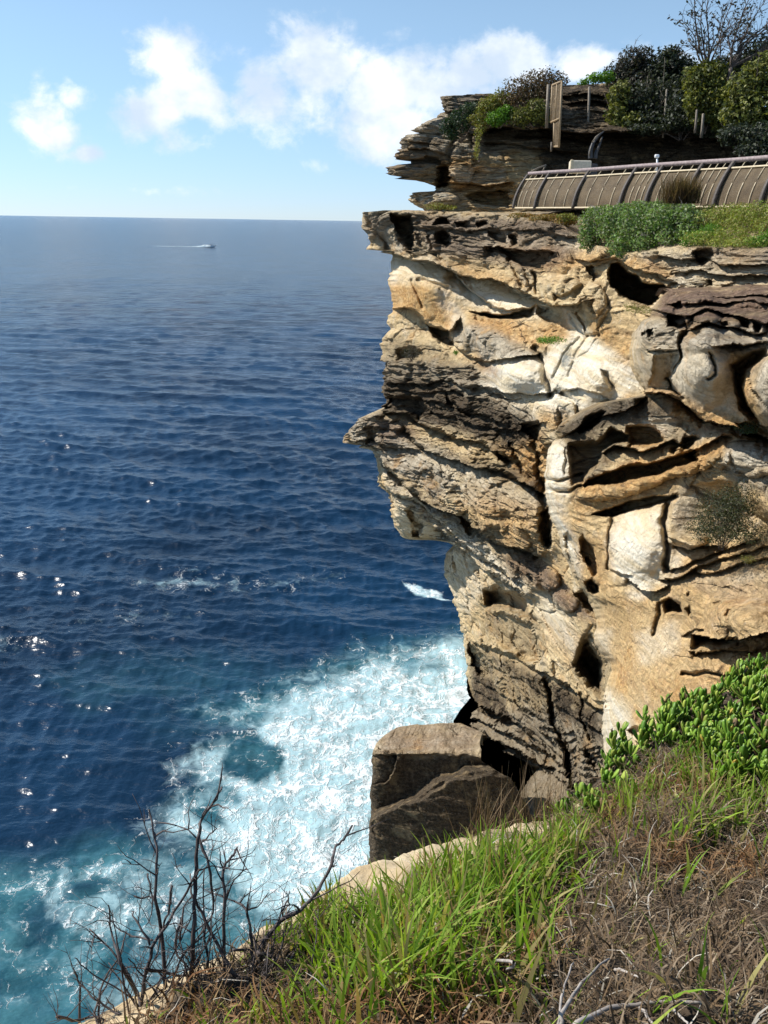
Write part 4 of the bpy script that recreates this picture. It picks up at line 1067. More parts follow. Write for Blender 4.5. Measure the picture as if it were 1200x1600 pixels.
def ground_z(x, y, lump=True):
    x = np.asarray(x, float); y = np.asarray(y, float)
    sh = x.shape
    x = x.ravel(); y = y.ravel()
    yy = np.maximum(y, 0.2)
    z = _gz(x * 100, yy * 100) + np.where(y < 0.2, 0.0, 0)
    s = poly_sd(x, y, TOP_POLY)
    if lump:
        z = z + 0.085 * fbm(x * 3.1, y * 3.1, 2.0, 4) * sstep(-0.02, 0.25, s) + 0.02 * fbm(x * 9, y * 9, 4.0, 4)
    o = np.maximum(-s + 0.03 * fbm(x * 4, y * 4, 7.0, 3), 0)
    z = z - (1.4 * o + 9 * o * o) + 0.06 * fbm(x * 5, y * 5, z * 3, 4) * sstep(0.02, 0.3, o)
    z = np.maximum(z, -1.5)
    return z.reshape(sh), s.reshape(sh)


def build_ground():
    xs = np.concatenate([np.linspace(-4.5, -1.3, 30, endpoint=False), np.linspace(-1.3, 2.6, 300, endpoint=False), np.linspace(2.6, 7, 40)])
    ys = np.concatenate([np.linspace(-3, 0.6, 20, endpoint=False), np.linspace(0.6, 4.0, 270, endpoint=False), np.linspace(4.0, 6.2, 50)])
    X, Y = np.meshgrid(xs, ys)
    Z, s = ground_z(X, Y)
    u, v = survey(np.stack([X, np.maximum(Y, 0.5), Z], -1))
    lim = np.interp(u, [-200, 300, 400, 500, 560, 700, 800, 905, 930], [0.20, 0.16, 0.03, 0.1, 0.16, 0.2, 0.16, 0.10, -0.1])
    bare = 1 - sstep(-0.03, 0.03, s - lim + 0.05 * fbm(X * 6, Y * 6, 1.0, 3))
    return mesh_np('ground', np.stack([X, Y, Z], -1).reshape(-1, 3), grid_faces(len(ys), len(xs))[:, ::-1], M['brink'], attrs={'bare': bare.ravel()})


def brink_material():
    m, t = material('brink_ground')
    P = t.obj()
    n1 = t.noise(P, 7.0, 6, 0.62); n2 = t.noise(P, 40.0, 5, 0.65); bed = t.noise(t.vmul(P, (1.5, 1.5, 26.0)), 1.0, 5, 0.6)
    sand = t.mix(t.ramp(n1, 0.35, 0.65), (0.40, 0.30, 0.175), (0.55, 0.44, 0.285))
    sand = t.mix(t.math('MULTIPLY', t.ramp(bed, 0.5, 0.7), 0.5), sand, (0.24, 0.17, 0.10))
    sand = t.mix(t.math('MULTIPLY', t.ramp(n2, 0.56, 0.68), 0.45), sand, (0.17, 0.14, 0.11))
    soil = t.mix(t.ramp(n2, 0.35, 0.65), (0.022, 0.016, 0.012), (0.085, 0.062, 0.042))
    c = t.mix(t.attr('bare', 'Fac'), soil, sand)
    h = t.math('MULTIPLY_ADD', n1, 0.6, t.math('MULTIPLY', n2, 0.25))
    finish(t, c, 0.92, t.bump(h, 0.03, 0.8), 0.15)
    return m


M['brink'] = brink_material()
tag(build_ground(), 'sandy sloping cliff-top brink under the grass', None, None, 'structure')


# ------------------------------------------------------------------ blades, leaves, twigs
def blades(name, base, length, width, tint, bend, lean, mat, segs=4, fold=0.0, lean_dir=None, curl=0.0, rs=RNG):
    """many tapering bent blades in one sheet of ground cover"""
    n = len(base)
    ang = rs.uniform(0, 2 * math.pi, n) if lean_dir is None else lean_dir
    dirx = np.cos(ang); diry = np.sin(ang)
    face = ang + math.pi / 2 + rs.normal(0, 0.5, n)
    fx = np.cos(face); fy = np.sin(face)
    V = np.zeros((n, segs + 1, 2, 3)); T = np.zeros((n, segs + 1, 2, 3))
    px = base.copy()
    th = lean.copy()                      # angle off the vertical
    seg = length / segs
    for k in range(segs + 1):
        f = k / segs
        w = width * (1 - f ** 1.6) * (0.55 + 0.9 * min(f * 3, 1) if k else 0.6) * 0.5
        w = np.maximum(w, 0.0003)
        V[:, k, 0] = px + np.stack([-fx * w, -fy * w, 0 * w], -1)
        V[:, k, 1] = px + np.stack([fx * w, fy * w, 0 * w], -1)
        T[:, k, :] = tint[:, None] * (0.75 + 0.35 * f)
        px = px + np.stack([dirx * np.sin(th), diry * np.sin(th), np.cos(th)], -1) * seg[:, None]
        th = th + bend / segs * (0.5 + f)
        if curl: 
            a2 = rs.normal(0, curl, n)
            dirx, diry = dirx * np.cos(a2) - diry * np.sin(a2), dirx * np.sin(a2) + diry * np.cos(a2)
    idx = (np.arange(n) * (segs + 1) * 2)[:, None] + (np.arange(segs) * 2)[None]
    i = idx.ravel()
    F = np.c_[i, i + 1, i + 3, i + 2]
    return mesh_np(name, V.reshape(-1, 3), F, mat, attrs={'tint': np.clip(T, 0, 1).reshape(-1, 3)})


def scatter(n, test, seed):
    """points on the brink, evenly over the ground, kept with chance test(u, v, s)"""
    rs = np.random.default_rng(seed)
    x = rs.uniform(-1.1, 2.6, n); y = rs.uniform(0.75, 3.9, n)
    z, s = ground_z(x, y)
    u, v = survey(np.stack([x, y, z], -1))
    k = rs.uniform(0, 1, n) < test(u + rs.normal(0, 14, n), v + rs.normal(0, 14, n), s, x, y)
    return np.stack([x, y, z], -1)[k], u[k], v[k]


def pick(rs, n, pal):
    pal = np.array(pal)
    a = pal[rs.integers(0, len(pal), n)]; b = pal[rs.integers(0, len(pal), n)]
    f = rs.uniform(0, 1, n)[:, None]
    return (a * f + b * (1 - f)) * rs.uniform(0.75, 1.2, n)[:, None]


SUCC = [(900, 1275), (925, 1215), (975, 1160), (1030, 1110), (1110, 1060), (1200, 1010), (1420, 900), (1420, 1230), (1200, 1250), (1130, 1222), (1080, 1180), (1010, 1185), (960, 1225), (935, 1262)]
LUSH = [(470, 1400), (560, 1368), (700, 1340), (800, 1310), (880, 1285), (900, 1330), (870, 1410), (830, 1480), (770, 1510), (690, 1500), (660, 1560), (580, 1600), (500, 1570), (430, 1470)]
MIXG = [(930, 1230), (1010, 1190), (1090, 1190), (1150, 1235), (1260, 1240), (1260, 1290), (1150, 1320), (1050, 1330), (960, 1300), (900, 1290)]
LEFTG = [(300, 1520), (380, 1440), (470, 1400), (500, 1500), (560, 1540), (560, 1680), (300, 1680)]


def p_in(u, v, poly, soft=18.0):
    return sstep(-soft, soft, poly_sd(u, v, poly))


def w_green(u, v, s, x, y):
    clump = sstep(-0.25, 0.3, fbm(x * 5.0, y * 5.0, 3.0, 3))
    w = np.maximum(1.0 * p_in(u, v, LUSH) * (0.35 + 0.65 * clump), 0.6 * p_in(u, v, MIXG) * clump)
    w = np.maximum(w, 0.30 * p_in(u, v, LEFTG) * clump)
    w = np.maximum(w, 0.07 * clump)
    w = np.maximum(w, 0.36 * clump * p_in(u, v, [(700, 1470), (840, 1440), (860, 1560), (640, 1620), (560, 1600)]))
    lim = np.interp(u, [300, 400, 500, 560, 700, 800, 905, 930], [0.14, 0.03, 0.1, 0.17, 0.2, 0.18, 0.09, 0.0])
    return w * (s > lim * 0.9 + 0.01) * (1 - p_in(u, v, SUCC) * 0.93)


def w_dry(u, v, s, x, y):
    lim = np.interp(u, [300, 400, 500, 560, 700, 800, 905, 930], [0.14, 0.03, 0.08, 0.14, 0.17, 0.14, 0.06, 0.0])
    w = 1 - 0.72 * p_in(u, v, LUSH) - 0.3 * p_in(u, v, LEFTG)
    return w * (s > lim + 0.02) * (1 - p_in(u, v, SUCC) * 0.9) * (0.55 + 0.45 * sstep(-0.3, 0.2, fbm(x * 7, y * 7, 9.0, 3)))


def build_cover():
    rs = np.random.default_rng(21)
    pts, u, v = scatter(80000, w_green, 1)
    n = len(pts)
    L = rs.uniform(0.08, 0.22, n) * np.interp(u, [300, 430, 520, 850, 1000], [0.45, 0.6, 1.0, 0.95, 0.8])
    L *= np.interp(ground_z(pts[:, 0], pts[:, 1])[1], [0.1, 0.2, 0.4], [0.45, 0.62, 1.0])
    tint = pick(rs, n, [(0.20, 0.34, 0.030), (0.28, 0.42, 0.045), (0.13, 0.25, 0.025), (0.36, 0.44, 0.075), (0.24, 0.37, 0.03)])
    old = rs.uniform(0, 1, n) < 0.24
    tint[old] = pick(rs, old.sum(), [(0.45, 0.40, 0.16), (0.34, 0.24, 0.10)])
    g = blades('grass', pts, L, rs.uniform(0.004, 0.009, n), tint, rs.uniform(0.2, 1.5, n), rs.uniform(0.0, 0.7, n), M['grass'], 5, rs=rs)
    tag(g, 'bright green long-bladed grass on the brink', None, None, 'stuff')
    pts, u, v = scatter(125000, w_dry, 2)
    n = len(pts)
    red = sstep(-0.1, 0.35, fbm(pts[:, 0] * 2.5, pts[:, 1] * 2.5, 5.0, 3) + np.interp(u, [600, 800, 1000, 1200], [0.2, 0.1, -0.1, -0.25]))
    grey = pick(rs, n, [(0.17, 0.118, 0.074), (0.31, 0.24, 0.165), (0.085, 0.058, 0.040), (0.23, 0.155, 0.088)])
    brown = pick(rs, n, [(0.19, 0.092, 0.040), (0.27, 0.15, 0.068), (0.11, 0.055, 0.028), (0.36, 0.24, 0.12)])
    tint = grey * (1 - red[:, None]) + brown * red[:, None]
    light = rs.uniform(0, 1, n) < 0.035
    tint[light] = pick(rs, light.sum(), [(0.55, 0.50, 0.42), (0.60, 0.55, 0.46)])
    L = rs.uniform(0.035, 0.11, n)
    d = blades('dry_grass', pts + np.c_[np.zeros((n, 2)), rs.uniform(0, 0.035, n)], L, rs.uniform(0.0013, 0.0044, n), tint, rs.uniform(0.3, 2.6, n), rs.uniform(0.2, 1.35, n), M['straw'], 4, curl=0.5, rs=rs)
    tag(d, 'dry grey brown matted grass covering the slope', None, None, 'stuff')

    # succulent mat: rosettes of thick paddle leaves
    pts, u, v = scatter(9000, lambda u, v, s, x, y: p_in(u, v, SUCC, 10) * (s > -0.02) * (0.45 + 0.55 * sstep(-0.35, 0.1, fbm(x * 4, y * 4, 6.0, 3))), 3)
    V, F, T = [], [], []
    prof = [(0.0, 0.28, 0.35), (0.3, 0.62, 0.7), (0.62, 1.0, 0.85), (0.86, 0.86, 0.7), (0.97, 0.42, 0.4), (1.0, 0.06, 0.1)]
    base = 0
    for p in pts:
        hh = rs.uniform(0.03, 0.11)
        ax = np.array([rs.normal(0, 0.3) - 0.15, rs.normal(0, 0.3), 1.0]); ax /= np.linalg.norm(ax)
        tip = p + ax * hh
        for k in range(int(rs.integers(8, 13))):
            a = k * 2.4 + rs.uniform(-0.3, 0.3)
            up = rs.uniform(0.4, 1.6) if k < 6 else rs.uniform(1.0, 3.2)
            d = np.array([math.cos(a), math.sin(a), up]); d /= np.linalg.norm(d)
            sd = np.cross(d, [0, 0, 1.0]); sd /= np.linalg.norm(sd) + 1e-9
            nn = np.cross(sd, d)
            L = rs.uniform(0.036, 0.066); W = L * rs.uniform(0.15, 0.215); th = W * 0.3
            o = tip - ax * rs.uniform(0, hh * 0.7)
            c = pick(rs, 1, [(0.13, 0.255, 0.024), (0.19, 0.33, 0.035), (0.27, 0.40, 0.055), (0.085, 0.185, 0.018)])[0]
            if rs.uniform() < 0.16: c = np.array([0.40, 0.48, 0.09]) * rs.uniform(0.7, 1.1)
            if rs.uniform() < 0.04: c = np.array([0.22, 0.15, 0.08])
            if rs.uniform() < 0.02: c = np.array([0.5, 0.36, 0.07])
            for (f, w, h) in prof:
                q = o + d * (L * f) + nn * (0.22 * L * f * f)
                V += [q + sd * (W * w), q + nn * (th * h), q - sd * (W * w), q - nn * (th * h)]
                T += [c * (0.8 + 0.3 * f)] * 4
            for r_ in range(len(prof) - 1):
                for j in range(4):
                    i0 = base + r_ * 4 + j; i1 = base + r_ * 4 + (j + 1) % 4
                    F.append((i0, i1, i1 + 4, i0 + 4))
            base += len(prof) * 4
    s = mesh_np('succulent_cover', np.array(V), np.array(F), M['succulent'], attrs={'tint': np.array(T)})
    tag(s, 'glossy green fleshy-leaved succulent mat spilling over the brink', None, None, 'stuff')


build_cover()


def tube(pts, rad, sides=5, verts=None, faces=None):
    """sweep a tapering tube along points into the given lists"""
    pts = [np.asarray(p, float) for p in pts]
    n = len(pts); b = len(verts)
    for i, p in enumerate(pts):
        d = pts[min(i + 1, n - 1)] - pts[max(i - 1, 0)]
        d = d / (np.linalg.norm(d) + 1e-9)
        a = np.cross(d, [0.3, 0.1, 1.0] if abs(d[2]) < 0.9 else [1.0, 0, 0]); a /= np.linalg.norm(a) + 1e-9
        c = np.cross(d, a)
        for k in range(sides):
            t_ = 2 * math.pi * k / sides
            verts.append(p + (a * math.cos(t_) + c * math.sin(t_)) * rad[i])
    for i in range(n - 1):
        for k in range(sides):
            k2 = (k + 1) % sides
            faces.append((b + i * sides + k, b + i * sides + k2, b + (i + 1) * sides + k2, b + (i + 1) * sides + k))
    # end caps as pinched quads
    for e, i in ((0, 0), (1, n - 1)):
        s0 = b + i * sides
        ring = [s0 + k for k in range(sides)]
        if e == 0: ring = ring[::-1]
        for k in range(1, sides - 2, 2): faces.append((ring[0], ring[k], ring[k + 1], ring[min(k + 2, sides - 1)]))
        if sides % 2: pass


def smooth_path(pts, per=4):
    pts = np.array(pts, float)
    out = []
    n = len(pts)
    for i in range(n - 1):
        p0 = pts[max(i - 1, 0)]; p1 = pts[i]; p2 = pts[i + 1]; p3 = pts[min(i + 2, n - 1)]
        for k in range(per):
            t_ = k / per
            out.append(0.5 * ((2 * p1) + (-p0 + p2) * t_ + (2 * p0 - 5 * p1 + 4 * p2 - p3) * t_ ** 2 + (-p0 + 3 * p1 - 3 * p2 + p3) * t_ ** 3))
    out.append(pts[-1])
    return out


def side_twigs(rs, path, r0, V, F, count, lmin, lmax, depth=1):
    for _ in range(count):
        i = int(rs.integers(1, len(path) - 1))
        p = path[i]; d = path[i + 1] - path[i - 1]; d /= np.linalg.norm(d) + 1e-9
        q = d * 0.5 + rs.normal(0, 0.6, 3); q[2] = abs(q[2]) * 0.8 + 0.15; q /= np.linalg.norm(q)
        L = rs.uniform(lmin, lmax)
        pp = [p]
        for k in range(4):
            q = q + rs.normal(0, 0.22, 3); q /= np.linalg.norm(q)
            pp.append(pp[-1] + q * L / 4)
        tube(pp, [r0 * (1 - 0.18 * k) for k in range(5)], 4, V, F)
        if depth > 0: side_twigs(rs, pp, r0 * 0.7, V, F, int(rs.integers(0, 3)), lmin * 0.5, lmax * 0.5, depth - 1)


def z7(pts): return [(100 + x / 2.609, 1220 + y / 2.609) for x, y in pts]


def dead_shrub(label, branches, seed, mat='twig', extra=None):
    rs = np.random.default_rng(seed)
    branches = list(branches)
    if extra:                                   # the low tangle of finer stems round the base
        u0, u1, k = extra
        for _ in range(k):
            u = rs.uniform(u0, u1); h = rs.uniform(60, 190); du = rs.normal(-10, 60)
            branches.append(([(u, 1614), (u + du * 0.3 + rs.normal(0, 8), 1610 - h * 0.4), (u + du * 0.75, 1610 - h * 0.75), (u + du, 1610 - h)], 1.20 + rs.uniform(0, 0.06), 1.24 + rs.uniform(0, 0.14), rs.uniform(0.0014, 0.0026)))
    V, F = [], []; V2, F2 = [], []
    root = None
    for (pl, y0, y1, r) in branches:
        n = len(pl); r = r * 1.15
        w = [at(u, v, y0 + (y1 - y0) * i / (n - 1) + rs.normal(0, 0.012)) for i, (u, v) in enumerate(pl)]
        if root is None: root = w[0]
        path = smooth_path(w, 4)
        path = [p + rs.normal(0, 0.0012, 3) for p in path]
        m = len(path)
        tube(path, [r * (1 - 0.62 * i / (m - 1)) * rs.uniform(0.9, 1.15) for i in range(m)], 6, V, F)
        side_twigs(rs, path, r * 0.42, V2, F2, max(3, m // 3), 0.03, 0.15)
    root = np.array([root[0], root[1], ground_z(np.array([root[0]]), np.array([root[1]]))[0][0]])
    e = tag(empty('dead_shrub', root), label, 'dead shrub', 'leafless shrubs on the brink')
    b = len(V)
    V += V2; F += [tuple(i + b for i in f) for f in F2]
    mesh_np('stem', np.array(V), np.array(F), M[mat], e)
    return e


dead_shrub('leafless dark shrub at the bottom left whose long thin stems fan out over the water', [
    (z7([(330, 1010), (300, 870), (215, 720), (105, 605)]), 1.22, 1.34, 0.0034),
    (z7([(300, 880), (230, 740), (195, 620), (180, 505)]), 1.23, 1.30, 0.0030),
    (z7([(310, 1000), (320, 860), (360, 680), (430, 570), (520, 420), (550, 360)]), 1.22, 1.38, 0.0042),
    (z7([(350, 670), (290, 560), (275, 530)]), 1.28, 1.32, 0.0024),
    (z7([(360, 650), (250, 620), (195, 575)]), 1.28, 1.36, 0.0020),
    (z7([(60, 1010), (65, 830), (40, 780)]), 1.24, 1.28, 0.0026),
    (z7([(300, 990), (200, 940), (130, 890), (65, 830)]), 1.22, 1.27, 0.0026),
    (z7([(-30, 960), (60, 975), (130, 960), (200, 995)]), 1.22, 1.24, 0.0028),
    (z7([(430, 820), (360, 770), (250, 760)]), 1.26, 1.30, 0.0022),
    (z7([(340, 1010), (345, 900), (410, 850), (530, 840)]), 1.22, 1.3, 0.0026),
    (z7([(200, 1000), (205, 930), (170, 880)]), 1.24, 1.27, 0.0018),
], 51, extra=(150, 330, 12))
dead_shrub('tallest leafless shrub, a thicket of upright dark stems in front of the surf', [
    (z7([(460, 1040), (420, 880), (395, 600), (375, 480), (380, 300), (365, 200), (345, 115)]), 1.25, 1.42, 0.0044),
    (z7([(560, 1020), (520, 830), (530, 620), (535, 400), (545, 240), (560, 160), (610, 90), (645, 25)]), 1.26, 1.46, 0.0050),
    (z7([(550, 230), (590, 350), (605, 480), (600, 560), (530, 660), (500, 720)]), 1.42, 1.34, 0.0030),
    (z7([(563, 245), (595, 215), (625, 190)]), 1.42, 1.44, 0.0020),
    (z7([(640, 1000), (650, 800), (655, 500), (650, 360), (690, 300), (703, 270)]), 1.27, 1.45, 0.0044),
    (z7([(652, 520), (680, 430), (740, 355)]), 1.38, 1.42, 0.0026),
    (z7([(700, 800), (640, 690), (560, 540), (520, 450), (515, 380)]), 1.28, 1.42, 0.0040),
    (z7([(470, 650), (490, 520), (520, 470)]), 1.34, 1.38, 0.0022),
    (z7([(440, 430), (430, 520), (400, 600), (380, 700), (330, 800)]), 1.38, 1.26, 0.0026),
    (z7([(340, 380), (360, 470), (355, 540), (330, 600)]), 1.38, 1.32, 0.0020),
    (z7([(285, 475), (360, 478), (376, 485)]), 1.38, 1.36, 0.0018),
    (z7([(330, 765), (470, 790), (600, 790), (740, 765)]), 1.26, 1.36, 0.0030),
    (z7([(450, 830), (600, 860), (760, 940), (850, 975)]), 1.26, 1.22, 0.0040),
    (z7([(480, 1010), (500, 860), (560, 700), (640, 600)]), 1.24, 1.36, 0.0034),
    (z7([(420, 900), (480, 720), (560, 640), (610, 590)]), 1.25, 1.36, 0.0030),
    (z7([(610, 920), (590, 760), (570, 600), (572, 360)]), 1.27, 1.40, 0.0032),
    (z7([(480, 560), (455, 690), (520, 780), (600, 900)]), 1.36, 1.27, 0.0028),
    (z7([(600, 1000), (700, 900), (740, 850), (760, 840)]), 1.22, 1.3, 0.0030),
], 52, extra=(260, 480, 16))
dead_shrub('leafless shrub with one long pale branch rising to the right across the foam', [
    (z7([(770, 1010), (770, 840), (800, 690), (880, 575), (960, 530), (1040, 440), (1090, 340), (1105, 270), (1140, 240), (1175, 180)]), 1.26, 1.62, 0.0056),
    (z7([(870, 580), (905, 500), (918, 450)]), 1.42, 1.48, 0.0022),
    (z7([(790, 1000), (770, 740), (760, 600), (740, 520), (690, 490)]), 1.27, 1.44, 0.0044),
    (z7([(745, 525), (790, 510), (835, 455)]), 1.42, 1.46, 0.0020),
    (z7([(840, 850), (900, 760), (950, 680), (965, 610)]), 1.28, 1.42, 0.0030),
    (z7([(850, 1010), (830, 850), (790, 720), (770, 620)]), 1.24, 1.38, 0.0036),
    (z7([(780, 700), (900, 735), (1000, 800), (1060, 830), (1085, 900)]), 1.36, 1.30, 0.0036),
    (z7([(690, 690), (760, 690), (800, 690)]), 1.34, 1.38, 0.0026),
    (z7([(1100, 350), (1092, 350), (1110, 345)]), 1.56, 1.58, 0.0018),
], 53, extra=(400, 520, 7))


def fallen_twig(label, pl, r, mat, y_lift=0.01, seed=1):
    rs = np.random.default_rng(seed)
    o = None
    for (line, rr) in pl:
        V, F = [], []
        w = []
        for (u, v) in line:
            # slide along the bearing until it meets the ground
            d = bearing(u, v); lo, hi = 0.6, 4.5
            for _ in range(30):
                m = (lo + hi) / 2; q = CAM + d * (m / d[1])
                if q[2] > ground_z(np.array([q[0]]), np.array([q[1]]), False)[0][0] + y_lift: lo = m
                else: hi = m
            w.append(CAM + d * (lo / d[1]))
        path = smooth_path(w, 5)
        m = len(path)
        path = [p + rs.normal(0, 0.001, 3) for p in path]
        tube(path, [rr * (1 - 0.5 * i / (m - 1)) * rs.uniform(0.9, 1.15) for i in range(m)], 6, V, F)
        if o is None:
            o = tag(mesh_np('twig', np.array(V), np.array(F), M[mat]), label, 'twig', 'loose twigs on the slope')
        else:
            mesh_np('fork', np.array(V), np.array(F), M[mat], o)
    return o


fallen_twig('dark forked branch standing up out of the grass near the bottom centre', [([(740, 1610), (710, 1560), (695, 1537), (665, 1515), (648, 1490), (652, 1450), (662, 1395)], 0.0055), ([(695, 1540), (730, 1495), (765, 1452), (782, 1420)], 0.0036)], 0.005, 'twig', 0.09, 3)
fallen_twig('short pale hooked twig lying on the dark forked branch', [([(726, 1507), (777, 1500), (792, 1515)], 0.0036)], 0.004, 'bleached', 0.10, 4)
fallen_twig('curved bleached twig rising from the bottom edge into the dry grass', [([(878, 1612), (880, 1582), (910, 1535), (952, 1497)], 0.0036)], 0.004, 'bleached', 0.10, 5)
fallen_twig('straight thin grey twig standing just left of the curved bleached twig', [([(872, 1606), (880, 1550), (896, 1502)], 0.0026)], 0.004, 'bleached', 0.10, 9)
fallen_twig('long bleached stick lying flat along the bottom right edge', [([(895, 1605), (950, 1577), (1025, 1567), (1095, 1567)], 0.0048), ([(1045, 1567), (1060, 1585), (1075, 1600)], 0.003), ([(1000, 1572), (1020, 1600)], 0.0034)], 0.004, 'bleached', 0.085, 6)
fallen_twig('thin grey stick lying level in the brown grass below the forked branch', [([(560, 1578), (610, 1577), (650, 1570), (692, 1560)], 0.003)], 0.004, 'bleached', 0.085, 7)
fallen_twig('tiny white splinter of wood in the dry grass right of the curved twig', [([(962, 1513), (980, 1520), (998, 1526)], 0.003)], 0.004, 'bleached', 0.09, 8)

# ------------------------------------------------------------------ shrubs, mats and trees
PAL = {
    'dark': [(0.018, 0.040, 0.016), (0.03, 0.062, 0.022), (0.045, 0.08, 0.03)],
    'green': [(0.045, 0.115, 0.022), (0.075, 0.17, 0.03), (0.11, 0.21, 0.045), (0.03, 0.08, 0.02)],
    'bright': [(0.11, 0.25, 0.02), (0.17, 0.31, 0.03), (0.08, 0.2, 0.02)],
    'yellow': [(0.20, 0.22, 0.035), (0.27, 0.27, 0.05), (0.14, 0.18, 0.03), (0.22, 0.16, 0.05)],
    'lime': [(0.27, 0.31, 0.05), (0.36, 0.37, 0.08), (0.20, 0.27, 0.04), (0.30, 0.24, 0.09), (0.2, 0.3, 0.035)],
    'olivedark': [(0.04, 0.055, 0.02), (0.07, 0.085, 0.03), (0.03, 0.035, 0.018), (0.10, 0.10, 0.05)],
    'olive': [(0.10, 0.125, 0.025), (0.18, 0.20, 0.04), (0.055, 0.07, 0.022), (0.25, 0.25, 0.055)],
    'scrub': [(0.14, 0.085, 0.045), (0.20, 0.13, 0.07), (0.10, 0.09, 0.035), (0.09, 0.06, 0.04)],
    'greybrown': [(0.05, 0.042, 0.034), (0.075, 0.062, 0.046), (0.034, 0.042, 0.028), (0.05, 0.062, 0.034)],
    'duskgreen': [(0.022, 0.036, 0.02), (0.04, 0.055, 0.03), (0.06, 0.075, 0.035), (0.03, 0.034, 0.026)],
    'orange': [(0.30, 0.15, 0.035), (0.24, 0.17, 0.04), (0.17, 0.17, 0.04), (0.34, 0.2, 0.06)],
    'mixed': [(0.10, 0.20, 0.035), (0.15, 0.27, 0.05), (0.22, 0.34, 0.08), (0.19, 0.19, 0.13), (0.27, 0.34, 0.16)],
}


def leaf_cloud(rs, blobs, n, size, pal, spread=0.55, up=0.3, aspect=0.5):
    """leaves through the volume of several ellipsoids given as centre + radii in metres; gaps from clumping noise"""
    vol = np.array([b[3] * b[4] * b[5] for b in blobs]); vol = vol ** 0.8 / (vol ** 0.8).sum()
    P = []; N = []
    for b, w in zip(blobs, vol):
        k = int(n * w * 1.7) + 8
        d = rs.normal(0, 1, (k, 3)); d /= np.linalg.norm(d, axis=1)[:, None]
        r = rs.uniform(0, 1, k) ** 0.42
        rough = 1 + 0.28 * fbm(d[:, 0] * 2.2 + b[0], d[:, 1] * 2.2 + b[1], d[:, 2] * 2.2 + b[2], 3)
        q = d * (r * rough)[:, None] * np.array(b[3:6]) + np.array(b[:3])
        P.append(q); N.append(d)
    P = np.concatenate(P); N = np.concatenate(N)
    s = min(b[3] for b in blobs)
    cl = fbm(P[:, 0] * 2.2 / s, P[:, 1] * 2.2 / s, P[:, 2] * 2.6 / s, 3)
    keep = cl > rs.uniform(-0.55, 0.22, len(P))
    P = P[keep][:n * 2]; N = N[keep][:n * 2]
    m = len(P)
    nn = N * spread + rs.normal(0, 0.6, (m, 3)); nn[:, 2] += up; nn /= np.linalg.norm(nn, axis=1)[:, None]
    a = np.cross(nn, rs.normal(0, 1, (m, 3))); a /= np.linalg.norm(a, axis=1)[:, None]
    b = np.cross(nn, a)
    L = size * rs.uniform(0.6, 1.35, m)[:, None]; W = L * aspect
    V = np.stack([P - a * L * .5, P + b * W * .5 + nn * L * 0.08, P + a * L * .5, P - b * W * .5 + nn * L * 0.08], 1).reshape(-1, 3)
    F = np.arange(m * 4).reshape(-1, 4)
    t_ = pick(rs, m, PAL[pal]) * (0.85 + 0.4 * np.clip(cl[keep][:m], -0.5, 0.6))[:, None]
    return V, F, np.repeat(np.clip(t_, 0.004, 1), 4, 0)


def px_blob(u, v, y, ru, rv, depth=1.0):
    p = at(u, v, y)
    m = y / bearing(u, v)[1] / FPX
    return (p[0], p[1], p[2], ru * m, max(ru, rv) * m * depth, rv * m)


def shrub(name, label, cat, blobs, n, size, pal, seed, stems=5, group=None, aspect=0.5, stem_mat='bark', stem_r=None, tips=0, kind=None):
    """a shrub or tree crown: foliage and the stems that carry it, standing on the ground below"""
    rs = np.random.default_rng(seed)
    B = [px_blob(*b) for b in blobs]
    zb = min(b[2] - b[5] for b in B)
    c = np.mean([b[:3] for b in B], 0)
    foot = np.array([c[0], c[1], zb])
    V, F, T = leaf_cloud(rs, B, n, size, pal, aspect=aspect)
    if not stems:
        o = mesh_np(name, V, F, M['leaves'], attrs={'tint': T})
        return tag(o, label, cat, group, kind)
    e = tag(empty(name, foot), label, cat, group)
    mesh_np('foliage', V, F, M['leaves'], e, attrs={'tint': T})
    V, F = [], []
    for k in range(stems):
        b = B[k % len(B)]
        end = np.array(b[:3]) + rs.normal(0, 0.45, 3) * np.array(b[3:6]) + np.array([0, 0, b[5] * 0.5])
        st = foot + rs.normal(0, 0.06, 3) * max(b[3:6]); st[2] = zb - 0.05
        mid = (st + end) / 2 + rs.normal(0, 0.12, 3) * np.array(b[3:6])
        path = smooth_path([st, mid, end], 4)
        r = stem_r or 0.02 + 0.012 * b[3]
        tube(path, [r * (1 - 0.75 * i / (len(path) - 1)) for i in range(len(path))], 5, V, F)
        side_twigs(rs, path, r * 0.35, V, F, 5 + tips, 0.25 * b[3], 0.8 * b[3])
    mesh_np('stem', np.array(V), np.array(F), M[stem_mat], e)
    return e


HG = 'shrubs on the headland'
shrub('shrub', 'dark green creeping shrub draped down the left end of the headland rocks', 'shrub', [(700, 198, 42.6, 14, 14), (716, 190, 42.6, 20, 18), (735, 172, 42.9, 18, 12), (706, 210, 42.5, 12, 10), (752, 165, 43, 12, 8)], 2600, 0.11, 'dark', 101, 5, HG)
shrub('shrub', 'yellow green heath shrub right of the dark creeping shrub', 'shrub', [(764, 170, 42.4, 20, 18), (748, 186, 42.2, 17, 11), (784, 158, 42.6, 20, 16)], 3000, 0.12, 'yellow', 102, 4, HG)
shrub('shrub', 'bright lime green shrub on the ledge above the headland overhang', 'shrub', [(776, 185, 41.6, 17, 12), (790, 177, 41.6, 13, 12)], 1500, 0.13, 'bright', 103, 3, HG)
shrub('shrub', 'large brown twiggy heath shrub left of the tall mesh gate', 'shrub', [(806, 150, 42.4, 27, 26), (832, 138, 42.6, 27, 27), (854, 134, 42.6, 24, 26), (795, 170, 42.0, 18, 18), (872, 126, 42.8, 18, 14)], 5200, 0.12, 'scrub', 104, 9, HG, tips=5)
